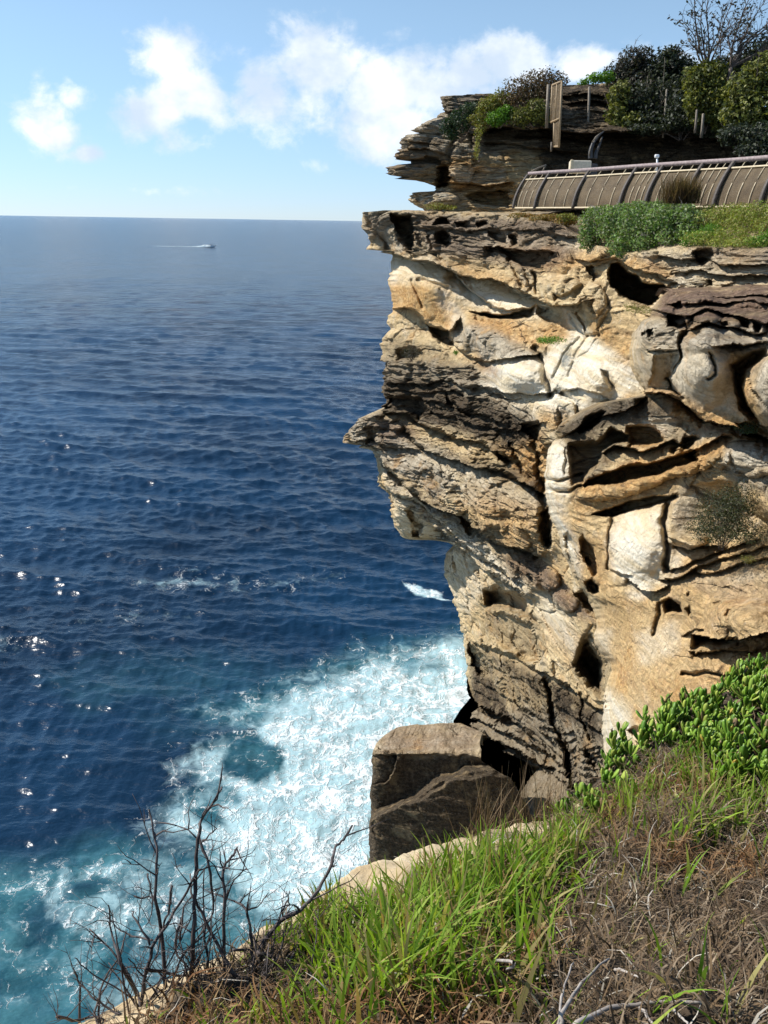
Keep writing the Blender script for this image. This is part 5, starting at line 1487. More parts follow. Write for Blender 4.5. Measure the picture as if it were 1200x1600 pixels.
shrub('shrub', 'olive green shrub at the foot of the brown twiggy shrub', 'shrub', [(815, 182, 41.4, 22, 14), (838, 175, 41.4, 20, 20), (850, 184, 41.4, 10, 12)], 2400, 0.12, 'olive', 105, 4, HG)
shrub('shrub', 'trailing green creeper hanging down the headland rock face', 'shrub', [(748, 204, 41.6, 7, 16), (745, 232, 41.4, 5, 18), (757, 196, 41.8, 8, 10)], 500, 0.1, 'yellow', 106, 2, HG)
shrub('shrub', 'small bright green shrub on the skyline right of the gate', 'shrub', [(930, 122, 42.6, 16, 8), (948, 120, 42.6, 14, 9), (912, 128, 42.8, 10, 5)], 900, 0.13, 'bright', 107, 3, HG)
TG = 'trees on the headland skyline'
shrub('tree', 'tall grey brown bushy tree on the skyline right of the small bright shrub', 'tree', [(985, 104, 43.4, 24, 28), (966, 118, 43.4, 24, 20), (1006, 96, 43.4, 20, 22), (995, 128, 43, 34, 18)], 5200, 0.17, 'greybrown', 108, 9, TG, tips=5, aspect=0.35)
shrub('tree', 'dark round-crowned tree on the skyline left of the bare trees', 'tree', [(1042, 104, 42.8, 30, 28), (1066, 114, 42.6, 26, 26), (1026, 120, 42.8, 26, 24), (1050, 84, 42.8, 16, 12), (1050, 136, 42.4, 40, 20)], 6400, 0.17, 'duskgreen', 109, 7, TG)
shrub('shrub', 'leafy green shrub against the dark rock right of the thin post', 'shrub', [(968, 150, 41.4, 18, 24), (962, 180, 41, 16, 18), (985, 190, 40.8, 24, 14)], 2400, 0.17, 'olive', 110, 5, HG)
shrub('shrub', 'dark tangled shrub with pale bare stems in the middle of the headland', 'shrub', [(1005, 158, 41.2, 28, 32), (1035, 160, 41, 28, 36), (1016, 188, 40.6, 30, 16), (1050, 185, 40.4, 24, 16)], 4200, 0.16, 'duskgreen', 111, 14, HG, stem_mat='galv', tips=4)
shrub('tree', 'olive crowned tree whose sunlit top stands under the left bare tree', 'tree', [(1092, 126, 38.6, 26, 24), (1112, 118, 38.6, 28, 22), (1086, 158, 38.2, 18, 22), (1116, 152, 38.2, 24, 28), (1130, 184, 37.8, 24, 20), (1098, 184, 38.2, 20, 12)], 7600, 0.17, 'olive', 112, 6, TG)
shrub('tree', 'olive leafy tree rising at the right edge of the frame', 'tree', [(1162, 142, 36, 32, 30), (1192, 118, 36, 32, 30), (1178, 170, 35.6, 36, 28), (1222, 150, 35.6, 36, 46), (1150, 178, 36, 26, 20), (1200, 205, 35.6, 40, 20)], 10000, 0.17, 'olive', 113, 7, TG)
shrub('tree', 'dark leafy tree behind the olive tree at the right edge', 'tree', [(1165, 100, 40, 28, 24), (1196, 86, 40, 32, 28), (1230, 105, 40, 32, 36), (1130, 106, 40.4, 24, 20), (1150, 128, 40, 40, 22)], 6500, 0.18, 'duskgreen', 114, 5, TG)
shrub('shrub', 'dark leafy undergrowth filling the gap behind the stout post', 'shrub', [(1068, 165, 39.6, 26, 26), (1140, 180, 38.6, 34, 22), (1100, 190, 39, 40, 14), (1060, 190, 39.6, 30, 14)], 5200, 0.15, 'duskgreen', 118, 6, HG, tips=4)
shrub('shrub', 'dark low shrub overhanging the rock below the right edge trees', 'shrub', [(1150, 210, 34.4, 30, 18), (1190, 218, 33.8, 36, 26), (1230, 225, 33, 34, 30), (1176, 236, 33.4, 30, 14)], 5200, 0.14, 'duskgreen', 115, 5, HG)
shrub('shrub', 'low dark green shrub along the ledge between the two posts', 'shrub', [(1070, 196, 39.6, 24, 12), (1015, 202, 40, 36, 8), (1110, 205, 39, 26, 10)], 2400, 0.14, 'duskgreen', 116, 4, HG)

LG = 'plants on the terrace edge'
shrub('shrub', 'wide leafy green shrub hanging over the cliff brow above the cave', 'shrub', [(932, 352, 23.4, 30, 28), (965, 350, 22.4, 34, 30), (1000, 350, 21.4, 36, 30), (975, 382, 21.7, 28, 20), (922, 376, 23.4, 20, 16), (1040, 345, 20.6, 36, 24), (1070, 338, 20.2, 28, 18), (1012, 376, 20.9, 28, 18), (950, 334, 24, 28, 14), (1050, 368, 20.2, 26, 16), (1000, 326, 22.6, 34, 12), (1045, 324, 21.6, 34, 12), (1080, 352, 19.9, 22, 20)], 21000, 0.075, 'mixed', 120, 14, LG, stem_mat='bleached', tips=2)
shrub('plant', 'feathery bright green mound on the terrace edge right of the wide leafy shrub', 'plant', [(1090, 372, 18.9, 26, 13), (1112, 360, 19.1, 20, 12), (1072, 380, 19, 12, 7)], 2600, 0.055, 'bright', 121, 3, LG, aspect=0.25, stem_r=0.008)
shrub('plant', 'feathery bright green mound on the terrace edge at the frame edge', 'plant', [(1186, 378, 17.2, 22, 10), (1206, 370, 17.2, 20, 14)], 1700, 0.055, 'bright', 122, 3, LG, aspect=0.25, stem_r=0.008)
shrub('heath_cover', 'low yellow green heath covering the bank under the curved barrier', None, [(1120, 342, 19.9, 50, 14), (1170, 345, 18.9, 44, 20), (1150, 368, 18.4, 40, 14), (1215, 352, 18, 40, 24), (1260, 350, 17, 40, 28), (1080, 335, 20.6, 30, 8), (1330, 350, 16, 60, 34), (1105, 372, 18.6, 40, 12), (1185, 378, 17.4, 50, 10), (1140, 380, 17.9, 40, 8), (1110, 330, 20.6, 30, 10), (1150, 330, 19.8, 36, 12), (1195, 328, 18.9, 40, 14), (1240, 325, 18.2, 44, 16), (1300, 322, 17, 60, 20)], 26000, 0.06, 'lime', 123, 0, None, aspect=0.3, kind='stuff')
shrub('succulent_mat', 'rusty orange and green succulent mat on the terrace lip', None, [(815, 337, 29.2, 22, 5), (850, 342, 27.4, 26, 6), (885, 345, 26, 22, 8), (870, 338, 27.2, 30, 4)], 2600, 0.07, 'orange', 124, 0, None, kind='stuff')
shrub('plant', 'small yellow green mat at the right end of the rusty succulent mat', 'plant', [(886, 340, 25.8, 18, 7)], 700, 0.06, 'yellow', 125, 2, LG, stem_r=0.006)
shrub('plant', 'pale low plants at the foot of the headland left of the barrier', 'plant', [(682, 322, 41, 20, 6), (700, 324, 41, 16, 4)], 500, 0.09, 'yellow', 126, 2, LG, stem_r=0.01)

CG = 'plants growing on the cliff face'
shrub('shrub', 'dark twiggy shrub filling the big hollow of the near buttress', 'shrub', [(1130, 802, 13.2, 44, 40), (1152, 784, 12.9, 30, 34), (1112, 828, 13.2, 42, 22), (1156, 828, 12.7, 38, 20)], 7000, 0.036, 'olivedark', 130, 12, CG, stem_mat='bark', stem_r=0.006, tips=5)
shrub('plant', 'flat bright green patch in the pale hollow of the cliff', 'plant', [(862, 531, 24.2, 24, 6), (850, 533, 24.4, 14, 4)], 800, 0.05, 'bright', 131, 2, CG, stem_r=0.005)
shrub('plant', 'grassy plant on the floor of the cave mouth', 'plant', [(1000, 484, 18.6, 24, 6), (985, 478, 18.8, 12, 5)], 600, 0.05, 'yellow', 132, 2, CG, aspect=0.2, stem_r=0.005)
shrub('shrub', 'small dark shrub tucked under the hanging blocks', 'shrub', [(1168, 668, 13.0, 18, 11), (1150, 664, 13.2, 10, 8)], 700, 0.03, 'dark', 133, 4, CG, stem_r=0.005)
shrub('plant', 'small yellow green plant on top of the ochre bulge', 'plant', [(1168, 874, 12.2, 12, 6)], 260, 0.03, 'yellow', 134, 2, CG, aspect=0.25, stem_r=0.004)
shrub('plant', 'tiny red and green plant in the cleft beside the white face', 'plant', [(1046, 900, 14.6, 7, 6)], 120, 0.045, 'green', 135, 2, CG, aspect=0.25, stem_r=0.004)
shrub('shrub', 'dark brown dry tuft on the ledge under the ochre drum', 'shrub', [(642, 552, 35.2, 16, 11)], 600, 0.1, 'greybrown', 136, 6, CG, aspect=0.2, stem_r=0.012)
shrub('plant', 'bright green speck of grass right of the dry tuft', 'plant', [(713, 551, 32.4, 7, 3)], 160, 0.06, 'bright', 137, 1, CG, stem_r=0.005)


def grass_tuft(label, u0, u1, v, y, n, L, W, pal, seed, spread=0.5, parent_loc=None, mat='grass'):
    rs = np.random.default_rng(seed)
    p0 = at(u0, v, y); p1 = at(u1, v, y)
    f = rs.uniform(0, 1, n)[:, None]
    base = p0 * (1 - f) + p1 * f + np.c_[rs.normal(0, L * 0.12, (n, 2)), np.zeros(n)]
    o = blades('grass_tuft', base, rs.uniform(0.55, 1.0, n) * L, np.full(n, W) * rs.uniform(0.6, 1.2, n), pick(rs, n, PAL[pal]), rs.uniform(0.0, 0.6, n), np.abs(rs.normal(0, spread, n)), M[mat], 4, rs=rs)
    return tag(o, label, 'grass tuft')


grass_tuft('reddish brown grass tuft in front of the curved barrier', 1040, 1086, 318, 20.9, 900, 0.75, 0.012, 'scrub', 140, 0.35)
# tall dry stalks leaning over the lip
rs_ = np.random.default_rng(77)
_n = 150
_b = []
for _ in range(_n):
    x_ = rs_.uniform(0, 1)
    u_ = 735 + 150 * x_; q_ = at(u_ + rs_.normal(0, 10), 1310 - 30 * x_ + rs_.normal(0, 8), 2.18 + 0.2 * x_)
    q_[2] = ground_z(np.array([q_[0]]), np.array([q_[1]]))[0][0]
    _b.append(q_)
o_ = blades('dry_stalks', np.array(_b), rs_.uniform(0.10, 0.27, _n), rs_.uniform(0.0014, 0.0028, _n), pick(rs_, _n, [(0.20, 0.14, 0.08), (0.28, 0.21, 0.13), (0.14, 0.09, 0.055)]), rs_.uniform(0, 0.5, _n), np.abs(rs_.normal(0.1, 0.28, _n)), M['straw'], 5, rs=rs_)
tag(o_, 'thin upright dry brown grass stalks along the sandstone lip', None, None, 'stuff')


def bare_tree(label, base, tips, seed, r=0.05):
    """leafless tree: limbs run from the base toward surveyed tip points, dividing on the way, with a few last leaves"""
    rs = np.random.default_rng(seed)
    b = at(*base)
    e = tag(empty('bare_tree', b - np.array([0, 0, 1.2])), label, 'tree', 'bare trees on the headland')
    V, F = [], []
    tube([b - np.array([0, 0, 1.2]), b], [r * 1.3, r], 7, V, F)
    V2, F2 = [], []; LP = []
    for (u, v) in tips:
        end = at(u, v, base[2] + rs.uniform(-0.9, 0.9))
        m1 = b + (end - b) * 0.35 + rs.normal(0, 0.12, 3); m2 = b + (end - b) * 0.7 + rs.normal(0, 0.16, 3)
        path = smooth_path([b, m1, m2, end], 6)
        k = len(path)
        tube(path, [r * (0.62 - 0.5 * i / (k - 1)) for i in range(k)], 5, V, F)
        for i in range(5, k - 1, 1):
            for _ in range(2):
                d = path[i] - path[i - 1]; d = d / np.linalg.norm(d) + rs.normal(0, 0.5, 3); d[2] = abs(d[2]); d /= np.linalg.norm(d)
                L = rs.uniform(0.35, 1.0)
                pp = [path[i]]
                for _k in range(4):
                    d = d + rs.normal(0, 0.25, 3); d /= np.linalg.norm(d)
                    pp.append(pp[-1] + d * L / 4)
                tube(pp, [0.012, 0.010, 0.008, 0.006, 0.004], 4, V2, F2)
                if rs.uniform() < 0.75: LP += [pp[-1], pp[-2], pp[-1] + rs.normal(0, 0.06, 3)]
    tk = mesh_np('trunk', np.array(V), np.array(F), M['bark'], e)
    br = mesh_np('branch', np.array(V2), np.array(F2), M['bark'], tk)
    LP = np.array(LP); m = len(LP)
    a = rs.normal(0, 1, (m, 3)); a /= np.linalg.norm(a, axis=1)[:, None]
    c = np.cross(a, rs.normal(0, 1, (m, 3))); c /= np.linalg.norm(c, axis=1)[:, None]
    L = rs.uniform(0.05, 0.12, m)[:, None]
    VV = np.stack([LP - a * L, LP + c * L * .4, LP + a * L, LP - c * L * .4], 1).reshape(-1, 3)
    mesh_np('foliage', VV, np.arange(m * 4).reshape(-1, 4), M['leaves'], e, attrs={'tint': np.repeat(pick(rs, m, PAL['greybrown']), 4, 0)})


bare_tree('slender bare tree on the skyline with sparse last leaves, left of the pair', (1104, 112, 39.0), [(1064, 30), (1088, -20), (1098, 2), (1112, -30), (1130, 8), (1150, -10), (1140, 30), (1080, 70), (1160, 30)], 201, 0.075)
bare_tree('spreading bare tree at the top right corner, right of the pair', (1142, 105, 38.0), [(1150, 45), (1168, 25), (1196, 0), (1180, -20), (1215, 20), (1230, -10), (1205, 60), (1160, 60), (1240, 40)], 202, 0.085)

# ------------------------------------------------------------------ built things
def mesh_cloth():
    """woven wire mesh: real gaps at about 2 cm"""
    m, t = material('brown_wire_mesh')
    P = t.obj()
    nz = t.noise(P, 3.0, 5, 0.6)
    c = t.mix(t.ramp(nz, 0.3, 0.7), (0.085, 0.06, 0.034), (0.145, 0.105, 0.06))
    p = t.n('ShaderNodeBsdfPrincipled', {'Base Color': c, 'Roughness': 0.7, 'Specular IOR Level': 0.2})
    s = t.n('ShaderNodeSeparateXYZ', {0: P}).node.outputs
    def bars(x, k): return t.math('GREATER_THAN', t.math('FRACT', t.math('MULTIPLY', x, k)), 0.62)
    a = t.math('MAXIMUM', bars(t.math('SUBTRACT', s[0], s[1]), 38.0), bars(s[2], 46.0))
    tr = t.n('ShaderNodeBsdfTransparent', {'Color': (1, 1, 1, 1)})
    mx = t.n('ShaderNodeMixShader', {0: t.math('MAXIMUM', a, 0.45), 1: tr, 2: p})
    t.n('ShaderNodeOutputMaterial', {'Surface': mx})
    return m


M['mesh'] = mesh_cloth()


def box(V, F, c, sx, sy, sz, ax=None, bev=0.0):
    """box with chamfered vertical and top edges; ax = (x axis, y axis, z axis)"""
    ax = ax or (np.array([1, 0, 0.]), np.array([0, 1, 0.]), np.array([0, 0, 1.]))
    c = np.asarray(c, float)
    b = bev
    ring = lambda ix, iy: [(-ix + b, -iy), (ix - b, -iy), (ix, -iy + b), (ix, iy - b), (ix - b, iy), (-ix + b, iy), (-ix, iy - b), (-ix, -iy + b)] if b else [(-ix, -iy), (ix, -iy), (ix, iy), (-ix, iy)]
    lv = [(-sz / 2, sx / 2 - b, sy / 2 - b), (-sz / 2 + b, sx / 2, sy / 2), (sz / 2 - b, sx / 2, sy / 2), (sz / 2, sx / 2 - b, sy / 2 - b)] if b else [(-sz / 2, sx / 2, sy / 2), (sz / 2, sx / 2, sy / 2)]
    base = len(V); n = 8 if b else 4
    for (z, ix, iy) in lv:
        for (x, y) in ring(ix, iy): V.append(c + ax[0] * x + ax[1] * y + ax[2] * z)
    for i in range(len(lv) - 1):
        for k in range(n):
            F.append((base + i * n + k, base + i * n + (k + 1) % n, base + (i + 1) * n + (k + 1) % n, base + (i + 1) * n + k))
    top = base + (len(lv) - 1) * n
    if n == 4:
        F.append((base + 3, base + 2, base + 1, base)); F.append((top, top + 1, top + 2, top + 3))
    else:
        for q in ((0, 1, 2, 3), (0, 3, 4, 7), (4, 5, 6, 7)):
            F.append(tuple(top + k for k in q)); F.append(tuple(base + k for k in q[::-1]))


def strip(V, F, path, w, tvec, depth, nvec):
    """flat bar following a path: w across (along tvec), depth along nvec"""
    b = len(V)
    for p, nv in zip(path, nvec):
        for (a, d) in ((-1, 0), (1, 0), (1, 1), (-1, 1)):
            V.append(p + tvec * (a * w / 2) + nv * (d * depth))
    n = len(path)
    for i in range(n - 1):
        for k in range(4):
            F.append((b + i * 4 + k, b + i * 4 + (k + 1) % 4, b + i * 4 + 4 + (k + 1) % 4, b + i * 4 + 4 + k))
    F.append((b + 3, b + 2, b + 1, b)); e = b + (n - 1) * 4; F.append((e, e + 1, e + 2, e + 3))


# curved mesh barrier along the terrace
def build_barrier():
    marks = [(786, 325, 32.0), (804, 326, 31.0), (837, 326, 29.8), (897, 326, 28.0), (969, 325, 26.0), (1009, 325, 25.0), (1070, 325, 23.7), (1116, 325, 22.8), (1189, 324, 21.4), (1290, 323, 19.8), (1420, 322, 18.0)]
    base = np.array([at(*m) for m in marks])
    base[:, 2] = np.linspace(base[1, 2], base[-1, 2], len(base)) * 0.5 + base[:, 2] * 0.5
    path = np.array(smooth_path(base[1:], 6))          # six steps to a bay
    tang = np.gradient(path, axis=0); tang[:, 2] = 0; tang /= np.linalg.norm(tang, axis=1)[:, None]
    inn = np.stack([-tang[:, 1], tang[:, 0], 0 * tang[:, 0]], -1)     # toward the walkway
    if (inn[:, 0] < 0).mean() > 0.5: inn = -inn
    Hh = 1.12

    def prof(h):        # a quarter bow: upright at the foot, leaning back at the head
        return 0.50 * h ** 1.9, Hh * h

    def point(i, h, off=0.0):
        i0 = int(min(math.floor(i), len(path) - 2)); f = i - i0
        p = path[i0] * (1 - f) + path[i0 + 1] * f; n = inn[i0] * (1 - f) + inn[i0 + 1] * f
        a, z = prof(h)
        dn = np.array([-n[0], -n[1], 0.0]) * off
        return p + n * a + np.array([0, 0, z]) + dn
    e = tag(empty('barrier', path[0]), 'long curved brown wire-mesh safety barrier along the cliff-top walk', 'barrier')
    n = len(path)
    hs = np.linspace(0, 1, 11)
    nb = (n - 1) // 6
    for b in range(nb):
        i0 = b * 6
        V = np.array([[point(i0 + k, h, -0.012) for k in np.linspace(0.12, 5.88, 7)] for h in np.linspace(0.03, 0.86, 10)])
        pn = mesh_np('mesh_panel', V.reshape(-1, 3), grid_faces(10, 7), M['mesh'], e)
        for j in (1.5, 3.0, 4.5):
            VV, FF = [], []
            tube([point(i0 + j, h, 0.012) for h in np.linspace(0.02, 1.02, 11)], [0.011] * 11, 6, VV, FF)
            mesh_np('rod', np.array(VV), np.array(FF), M['rod'], pn)
    for b in range(nb + 1):
        i0 = min(b * 6, n - 1.001)
        VV, FF = [], []
        k = int(i0)
        strip(VV, FF, [point(i0, h, 0.02) for h in np.linspace(0, 1.04, 12)], 0.085, tang[k], 0.07, [-inn[k]] * 12)
        mesh_np('rib', np.array(VV), np.array(FF), M['rib'], e)
    for (nm, h, r, mt) in (('base_rail', 0.02, 0.028, 'rod'), ('middle_rail', 0.875, 0.026, 'rod')):
        VV, FF = [], []
        tube([point(i, h, 0.025) for i in np.linspace(0, n - 1.001, n)], [r] * n, 6, VV, FF)
        mesh_np(nm, np.array(VV), np.array(FF), M[mt], e)
    VV, FF = [], []
    strip(VV, FF, [point(i, 1.06, 0.10) for i in np.linspace(0, n - 1.001, n)], 0.10, np.array([0, 0, 1.0]), 0.22, [inn[min(i, n - 1)] for i in range(n)])
    mesh_np('top_rail', np.array(VV), np.array(FF), M['rail'], e)
    # deck of the walkway behind it
    W = np.array([path + inn * o + np.array([0, 0, -0.02]) for o in (0.25, 1.2, 2.6)])
    d = mesh_np('path', W.reshape(-1, 3), grid_faces(3, n), M['concrete'])
    tag(d, 'pale walkway behind the curved barrier', None, None, 'structure')


build_barrier()


def build_gate():
    y = 37.5
    tl, tr, br, bl = at(863, 133, y), at(878, 127, y - 1.1), at(873.5, 229, y - 1.1), at(865.5, 229, y - 0.45)
    ml, mr = at(861, 191, y), at(875, 185, y - 1.1)
    ml2 = at(866, 190, y - 0.3)
    e = tag(empty('gate', (bl + br) / 2), 'tall narrow tan framed mesh gate on the rock edge', 'gate')
    V, F = [], []
    for a, b in ((tl, tr), (tr, br), (br, bl), (bl, ml2), (ml, tl), (ml, mr)):
        tube([a, (a + b) / 2, b], [0.045] * 3, 6, V, F)
    mid0 = (tl + tr) / 2; mid1 = (ml + mr) / 2
    tube([mid0, mid1], [0.035] * 2, 6, V, F)
    fr = mesh_np('frame', np.array(V), np.array(F), M['gateframe'], e)
    mesh_np('mesh_panel', np.array([tl, tr, mr, ml, ml2, mr, br, bl]), np.array([(0, 1, 2, 3), (4, 5, 6, 7)]), M['mesh'], fr, smooth=False)
    V, F = [], []
    p0, p1 = at(854, 200, y + 0.2), at(857, 132, y + 0.2)
    tube([p0, p1], [0.07, 0.065], 8, V, F)
    mesh_np('post', np.array(V), np.array(F), M['galv'], e)
    V, F = [], []
    tube([at(861, 237, y - 0.5), at(862, 222, y - 0.5)], [0.04, 0.04], 6, V, F)
    mesh_np('foot', np.array(V), np.array(F), M['galv'], e)


build_gate()


def fence_post(label, u0, v0, u1, v1, y, r):
    V, F = [], []
    p0, p1 = at(u0, v0, y), at(u1, v1, y)
    tube([p0 - np.array([0, 0, .3]), p0, p1, p1 + np.array([0, 0, 0.02])], [r, r, r * 0.95, r * 0.5], 8, V, F)
    tag(mesh_np('fence_post', np.array(V), np.array(F), M['galv']), label, 'post', 'posts on the headland')


fence_post('pale upright post against the dark rock just right of the gate', 919, 197, 921, 136, 41.6, 0.06)
fence_post('thin pale post among the tangled stems in the middle of the headland', 1037, 204, 1042, 140, 40.0, 0.05)
fence_post('short post in front of the olive tree trunk', 1087, 196, 1089, 172, 37.4, 0.05)
fence_post('stout grey post beside the low dark shrub under the olive tree', 1097, 203, 1099, 178, 37.2, 0.06)


def build_sculpture():
    y = 33.5
    V, F = [], []
    base = at(925, 262, y); m = y / bearing(925, 262)[1] / FPX
    e = tag(empty('sculpture', base - np.array([0, 0, .4])), 'dark curved twin-horned sculpture standing behind the barrier', 'sculpture')
    box(V, F, base + np.array([0, 0, 5 * m - .3]), 0.36, 0.30, 26 * m, bev=0.03)
    mesh_np('plinth', np.array(V), np.array(F), M['blackstone'], e, smooth=False)
    for pts, r in (([(923, 248), (923, 236), (927, 224), (935, 213), (944, 205)], 0.10), ([(930, 248), (932, 238), (937, 226), (942, 213)], 0.085)):
        V, F = [], []
        w = smooth_path([at(u, v, y) for (u, v) in pts], 5)
        tube(w, [r * (1 - 0.85 * (i / (len(w) - 1)) ** 1.2) for i in range(len(w))], 8, V, F)
        mesh_np('horn', np.array(V), np.array(F), M['blackstone'], e)
    V, F = [], []
    for pts in ([(921.5, 244), (922, 237), (925, 227)], [(926, 222), (932, 214), (940, 207)], [(934, 234), (936, 228)], [(938, 222), (941, 215)]):
        w = [at(u - 0.8, v, y - 0.10) for (u, v) in pts]
        tube(w, [0.02] + [0.03] * (len(w) - 2) + [0.015], 6, V, F)
    mesh_np('inlay', np.array(V), np.array(F), M['galv'], e)


build_sculpture()
BV, BF = [], []
_c = at(905, 262, 31.8)
box(BV, BF, _c + np.array([0.02, 0, 0.02]), 0.72, 0.5, 0.42, bev=0.03)
tag(mesh_np('concrete_block', np.array(BV), np.array(BF), M['concrete'], smooth=False), 'pale squared concrete block behind the barrier, left of the sculpture', 'block')
BV, BF = [], []
_c = at(893, 262, 31.3)
box(BV, BF, _c + np.array([0, 0, 0.03]), 0.12, 0.12, 0.46, bev=0.02)
tag(mesh_np('bollard', np.array(BV), np.array(BF), M['rod'], smooth=False), 'short cream bollard in front of the concrete block', 'bollard')
BV, BF = [], []
_p = at(1027, 256, 27.5); 
tube([_p - np.array([0, 0, .3]), _p, _p + np.array([-.03, 0, .16])], [0.03, 0.03, 0.028], 6, BV, BF)
box(BV, BF, _p + np.array([-.04, 0, .22]), 0.13, 0.10, 0.10, bev=0.015)
tag(mesh_np('path_light', np.array(BV), np.array(BF), M['hull']), 'tiny white-headed path marker behind the barrier in the dark', 'marker')
BV, BF = [], []
tube([at(830, 268, 33.0), at(842, 262, 33.0), at(853, 258, 33.2)], [0.03] * 3, 6, BV, BF)
tube([at(848, 267, 33.1), at(852, 259, 33.2)], [0.025] * 2, 6, BV, BF)
tag(mesh_np('handrail', np.array(BV), np.array(BF), M['galv']), 'short sloping grey handrail at the far end of the barrier', 'handrail')


def build_boat():
    c = on_sea(330, 386.5)
    k = 1.35
    e = tag(empty('motor_boat', c), 'small white motor boat speeding to the right with a foaming wake', 'boat')
    st = [(-3.0, 1.05, 0.0, 0.75), (-1.5, 1.15, -0.1, 0.78), (0.5, 1.1, -0.1, 0.85), (2.0, 0.75, 0.05, 0.98), (2.9, 0.3, 0.35, 1.1), (3.3, 0.03, 0.75, 1.18)]
    V, F = [], []
    for (x, hw, kz, gz) in st:
        for (yy, zz) in ((0, kz - 0.15), (-hw * 0.75, kz + 0.1), (-hw, gz), (-hw * 0.82, gz), (0, gz - 0.25), (hw * 0.82, gz), (hw, gz), (hw * 0.75, kz + 0.1)):
            V.append(c + np.array([x, yy, zz + 0.08 * x]) * k)
    for i in range(len(st) - 1):
        for j in range(8):
            F.append((i * 8 + j, i * 8 + (j + 1) % 8, i * 8 + 8 + (j + 1) % 8, i * 8 + 8 + j))
    F += [(0, 1, 2, 7), (2, 3, 6, 7), (3, 4, 5, 6)]
    mesh_np('hull', np.array(V), np.array(F), M['hull'], e, smooth=False)
    V, F = [], []
    box(V, F, c + np.array([0.3, 0, 1.15]) * k, 1.0 * k, 1.0 * k, 0.9 * k, bev=0.08)
    mesh_np('console', np.array(V), np.array(F), M['darkfit'], e, smooth=False)
    V, F = [], []
    for sx in (-0.5, 0.7):
        for sy in (-0.6, 0.6): tube([c + np.array([sx, sy, 0.8]) * k, c + np.array([sx * 0.9, sy, 2.1]) * k], [0.05, 0.05], 5, V, F)
    box(V, F, c + np.array([0.1, 0, 2.15]) * k, 1.7 * k, 1.5 * k, 0.1 * k, bev=0.03)
    mesh_np('canopy', np.array(V), np.array(F), M['darkfit'], e, smooth=False)
    V, F = [], []
    box(V, F, c + np.array([-3.15, 0, 0.85]) * k, 0.4 * k, 0.4 * k, 0.8 * k, bev=0.08)
    mesh_np('outboard_motor', np.array(V), np.array(F), M['darkfit'], e, smooth=False)


build_boat()

# ------------------------------------------------------------------ sky, sun, camera
SUN_AZ = math.radians(17)      # degrees ahead of due left
SUN_EL = math.radians(42)
sun_dir = Vector((-math.cos(SUN_AZ) * math.cos(SUN_EL), math.sin(SUN_AZ) * math.cos(SUN_EL), math.sin(SUN_EL)))

w = bpy.data.worlds.new('World'); SC.world = w; w.use_nodes = True
t = NT(w.node_tree)
sky = t.t.nodes.new('ShaderNodeTexSky')
sky.sky_type = 'NISHITA'; sky.sun_disc = False
sky.sun_elevation = SUN_EL
sky.sun_rotation = math.atan2(sun_dir.x, sun_dir.y)
sky.altitude = 25; sky.air_density = 1.0; sky.dust_density = 0.0; sky.ozone_density = 1.6
G = t.n('ShaderNodeTexCoord', out='Generated')
sp = t.n('ShaderNodeSeparateXYZ', {0: G}).node.outputs
fwd = t.math('MAXIMUM', sp[1], 0.05)
qx = t.math('DIVIDE', sp[0], fwd); qz = t.math('DIVIDE', sp[2], fwd)
Q = t.n('ShaderNodeCombineXYZ', {0: qx, 1: qz, 2: 0.0})
CLOUDS = [(70, 185, 34, 34, 1.0), (115, 150, 26, 18, .9), (95, 210, 30, 22, 1.0), (135, 238, 26, 12, .9), (45, 170, 18, 16, .7),
          (265, 85, 48, 34, .9), (370, 88, 34, 22, .6), (300, 150, 44, 34, 1.0), (245, 180, 44, 34, 1.05), (275, 215, 40, 24, .9), (330, 180, 30, 22, .6),
          (420, 150, 46, 44, 1.0), (500, 105, 60, 44, 1.1), (540, 85, 40, 26, .9), (470, 170, 60, 34, .9), (590, 160, 56, 60, 1.1), (590, 215, 44, 34, 1.1),
          (660, 130, 60, 44, 1.1), (730, 130, 54, 40, 1.1), (800, 100, 54, 30, 1.1), (640, 190, 50, 50, .9), (560, 190, 36, 30, .8),
          (905, 95, 40, 22, 1.0), (940, 95, 40, 14, .8), (1150, 130, 60, 50, 0.9), (400, 55, 60, 14, .25), (150, 60, 50, 16, .25), (200, 297, 110, 8, .42), (500, 258, 26, 10, .4), (1040, 110, 60, 30, .6)]
dens = None
for (cu, cv, ru, rv, s) in CLOUDS:
    b = bearing(cu, cv); cx, cz = b[0] / b[1], b[2] / b[1]
    d = t.n('ShaderNodeVectorMath', {0: Q, 1: (cx, cz, 0)}, operation='SUBTRACT')
    d = t.vmul(d, (FPX / ru / 1.1, FPX / rv / 1.1, 0))
    rr = t.n('ShaderNodeVectorMath', {0: d, 1: d}, out='Value', operation='DOT_PRODUCT')
    g = t.math('MULTIPLY', t.math('POWER', 0.5, rr), s)
    dens = g if dens is None else t.math('MAXIMUM', dens, g)
nz = t.noise(t.vmul(Q, (1, 1.15, 1)), 11.0, 8, 0.6, 0.3)
nz2 = t.noise(t.vmul(Q, (1, 1.2, 1)), 34.0, 6, 0.62, 0.2)
cov = t.math('MULTIPLY_ADD', t.math('SUBTRACT', nz, 0.5), 1.9, dens)
cov = t.math('MULTIPLY_ADD', t.math('SUBTRACT', nz2, 0.5), 0.85, cov)
mask = t.ramp(cov, 0.30, 0.95)
mask = t.math('MULTIPLY', mask, t.ramp(dens, 0.05, 0.3))
mask = t.math('MULTIPLY', mask, t.ramp(sp[1], 0.1, 0.3))
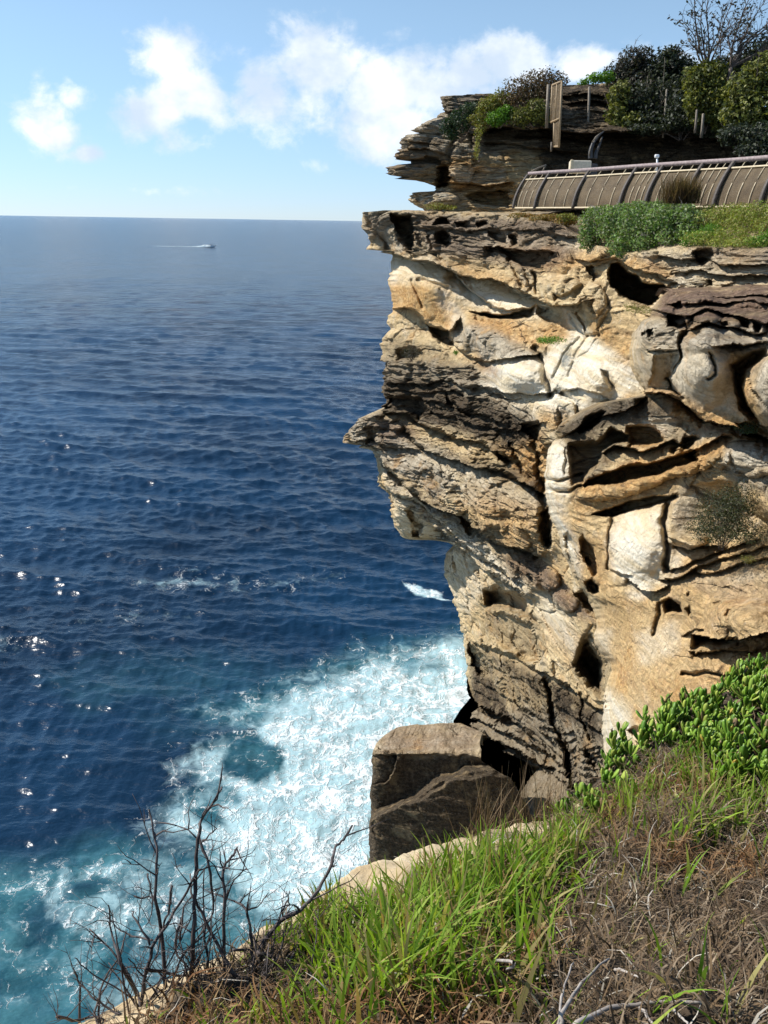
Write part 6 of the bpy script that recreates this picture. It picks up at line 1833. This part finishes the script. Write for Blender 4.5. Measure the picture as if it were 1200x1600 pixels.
tintc = t.mix(t.ramp(sp[2], 0.0, 0.22), (0.62, 0.83, 1.34), (0.93, 1.05, 1.13))   # clean sea air: the horizon is pale blue, not yellow
base = t.mix(1.0, sky.outputs[0], tintc, 'MULTIPLY')
base = t.mix(t.ramp(sp[2], 0.0, 0.6, 0.18, 0.05), base, (6.2, 8.0, 9.6))          # thin high haze
shade = t.ramp(t.noise(t.vadd(t.vmul(Q, (1, 1.3, 1)), (0.02, -0.02, 0)), 9.0, 5, 0.55), 0.35, 0.65)
cl = t.mix(shade, (5.7, 6.7, 8.0), (9.6, 9.8, 10.0))
colr = t.mix(t.math('MULTIPLY', mask, 0.93), base, cl)
bg = t.n('ShaderNodeBackground', {'Color': colr, 'Strength': 0.088})
t.n('ShaderNodeOutputWorld', {'Surface': bg})

sl = bpy.data.lights.new('sun', 'SUN'); sl.energy = 5.0; sl.angle = math.radians(0.5); sl.color = (1.0, 0.955, 0.88)
so = bpy.data.objects.new('sun', sl); COL.objects.link(so)
so.rotation_euler = (-sun_dir).to_track_quat('-Z', 'Y').to_euler()
so.location = (-30, 20, 60)

cd = bpy.data.cameras.new('camera'); co = bpy.data.objects.new('camera', cd); COL.objects.link(co)
cd.sensor_fit = 'VERTICAL'; cd.sensor_height = 24.0; cd.lens = 24.0 * FPX / 1600.0
cd.clip_start = 0.05; cd.clip_end = 120000
rm = Matrix(((_R[0], _U[0], -_F[0]), (_R[1], _U[1], -_F[1]), (_R[2], _U[2], -_F[2])))
co.matrix_world = Matrix.Translation(Vector(CAM)) @ rm.to_4x4()
SC.camera = co
SC.view_settings.view_transform = 'Standard'
SC.view_settings.look = 'None'
SC.view_settings.exposure = 0.5
SC.view_settings.gamma = 1.0
SC.cycles.max_bounces = 4
SC.cycles.diffuse_bounces = 3
SC.cycles.glossy_bounces = 2
SC.cycles.transmission_bounces = 2
SC.cycles.transparent_max_bounces = 6
SC.cycles.use_adaptive_sampling = True
SC.cycles.adaptive_threshold = 0.02
SC.cycles.sample_clamp_direct = 1.6
SC.cycles.sample_clamp_indirect = 4.0
